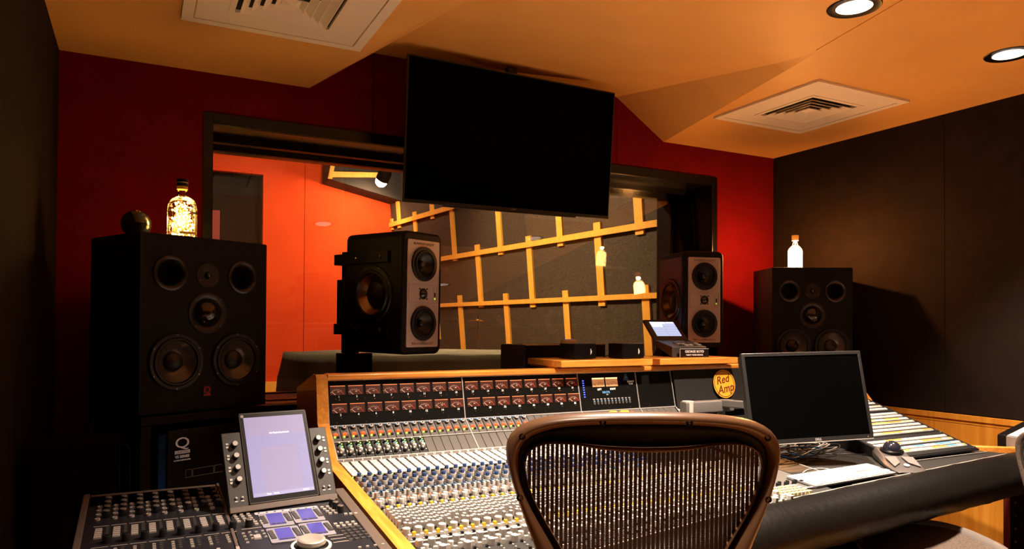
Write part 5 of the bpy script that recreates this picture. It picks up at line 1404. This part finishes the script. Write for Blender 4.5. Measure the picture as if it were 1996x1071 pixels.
chair('mesh office chair at the right edge, only its woven seat in view', (3.09, 1.69, 0), radians(60.6), arms=False, off=(-.07, -.21, -.245), sdz=-.03, fm='seat_mesh')

# ================================================================ GEAR AGAINST THE RIGHT WALL
rk2 = thing('equipment_rack', 'wood-sided black equipment rack at the right edge, carrying the silver unit', 'rack', (4.115, 1.60, 0))
part('case', B().box(-.12, .145, -.42, .585, .03, .665), 'cap_black', rk2, bevel=.002)
part('side_strip', B().box(-.13, -.1205, .555, .585, .0, .66), 'rack_red', rk2, 'reddish wooden edge')
part('rail', B().box(-.128, -.1205, .50, .553, .03, .66), 'cap_black', rk2)
for k in range(9): part('rack_screw', B().lathe([(.0065, 0), (.0055, .003), (.0001, .004)], T(-.128, .527, .08+.066*k) @ RY(-pi/2), 12, False), 'screw', rk2)
part('plinth', B().box(-.11, .135, -.40, .54, 0, .0295), 'rubber', rk2)
su = thing('silver_unit', 'silver desktop unit with a white top on the rack at the right edge', 'audio unit', (4.055, 1.62, .6655))
part('body', B().prism([(-.10, .012), (-.10, .083), (.20, .150), (.20, .012)], 'y', -.45, .535), 'silver_box', su, bevel=.002)
part('end_cheek', B().prism([(-.105, .006), (-.105, .087), (.205, .157), (.205, .006)], 'y', .536, .575), 'cap_black', su, bevel=.003)
part('top_sheet', B().prism([(-.095, .0865), (-.095, .0875), (.198, .1525), (.198, .1515)], 'y', -.44, .53), 'paper_white', su)
part('slot', B().box(-.02, .07, .30, .318, 0, .001, T(0, 0, .1045+.0005) @ RY(-.2197)), 'cap_black', su)
part('foot', B().box(-.09, .19, -.43, .55, .0, .0115), 'rubber', su)

# ================================================================ THE LIVE ROOM THROUGH THE GLASS
pc = thing('covered_piano', 'grand piano under a grey-green cloth cover beyond the studio window', 'piano', (1.97, 5.45, 0))
N = 40; M_ = 22; vs = []; fs = []
def pout(u):   # outline of the draped cover
    a = 2*pi*u; c, s = cos(a), sin(a); e = 2/5.0
    return 1.02*abs(c)**e*(1 if c > 0 else -1), .58*abs(s)**e*(1 if s > 0 else -1)
for j in range(M_+1):
    for k in range(N*2):
        x, y = pout(k/(N*2)); f = j/M_
        if j <= 6: q = j/6; r = .15+.82*q; z = 1.098-.012*q+.004*sin(x*7+y*9); vs.append((x*r, y*r, z))
        else:
            q = (j-6)/(M_-6); fold = .018*q*sin(k*1.3+2*sin(k*.37)); r = .97+.03*min(1, q*4)+.03*q+fold
            vs.append((x*r, y*r, 1.086-.03*min(1, q*6)-.62*q-.0))
for j in range(M_):
    for k in range(N*2): fs.append((j*N*2+k, j*N*2+(k+1) % (N*2), (j+1)*N*2+(k+1) % (N*2), (j+1)*N*2+k))
fs.append(tuple(range(N*2)))
b = B(); b._add(vs, fs); part('cloth_cover', b, 'cover_cloth', pc, shade='smooth')
for x, y in ((-.8, -.4), (.8, -.4), (0, .45)): part('leg', B().lathe([(.03, .0), (.035, .05), (.055, .5), (.055, .62)], T(x, y, 0), 14), 'cap_black', pc)
part('case', B().rbox(-.95, .95, -.50, .50, .60, 1.04, .3, 'z', 6), 'cap_black', pc)
cy = thing('cymbal_stand', 'brass splash cymbal on a thin stand by the timber lattice', 'cymbal', (3.50, 7.66, 0))
part('cymbal', B().lathe([(.006, 1.375), (.025, 1.372), (.032, 1.362), (.12, 1.350), (.12, 1.3485), (.03, 1.359), (.006, 1.368)], seg=32, cap=False), 'brass', cy)
part('rod', B().cyl(.007, .35, 1.40, seg=10), 'chrome', cy); part('clutch', B().cyl(.018, 1.16, 1.20, seg=12), 'brass', cy); part('wing_nut', B().cyl(.011, 1.38, 1.41, seg=10), 'chrome', cy)
for k in range(3):
    a = 2*pi*k/3+.5; part('leg', B().tube([(0, 0, .55), (.30*cos(a), .30*sin(a), .012)], .008, 8), 'chrome', cy)
def live_lamp(label, loc, tgt, watts, deg, r=.055, col=(1, .72, .42), group=None, bulb='live_bulb'):
    t = thing('spotlight', label, 'spotlight', loc, group=group)
    dr = (Vector(tgt)-Vector(loc)).normalized(); q = dr.to_track_quat('-Z', 'Y').to_matrix().to_4x4()
    part('housing', B().lathe([(r*1.25, -.02), (r*1.25, .10), (r*.9, .16), (.0001, .16), ], q, 20, False).lathe([(r*1.25, -.02), (r*1.15, -.02), (r*1.15, .02)], q, 20, False), 'cap_black', t)
    part('bulb', B().sphere(r*1.1, q @ T(0, 0, -.05), 16, 10), bulb, t, 'bright lamp')
    part('stem', B().cyl(.012, .08, 4.30-loc[2], seg=8), 'cap_black', t)
    s = spot('lamp', Vector(loc)+dr*(r*1.2+.03), tgt, watts, deg, .6, col, r, t)
    return t
live_lamp('bright spotlight shining in the live room, left of the hanging screen', (3.05, 9.95, 3.37), (2.75, 10.9, 2.3), 170, 150, .075)
live_lamp('spotlight high in the live room over the piano, hidden behind the hanging screen', (2.6, 7.2, 4.0), (2.2, 10.9, 1.6), 560, 80, .06, group='hidden live room spotlights')
live_lamp('spotlight high in the live room aimed at the timber lattice, hidden by the window head', (1.2, 6.4, 4.0), (4.0, 6.2, 1.3), 1900, 100, .06, group='hidden live room spotlights')
live_lamp('spotlight at the left of the live room aimed at the orange wall, out of sight', (.2, 8.2, 4.0), (1.6, 10.9, 1.5), 330, 90, .06, group='hidden live room spotlights')

live_lamp('unseen spotlight added above the covered piano to brighten its cloth cover', (1.6, 5.3, 4.0), (1.7, 5.5, 1.0), 260, 90, .06, group='hidden live room spotlights')  # added lamp, keeps the piano's cloth cover from going dark
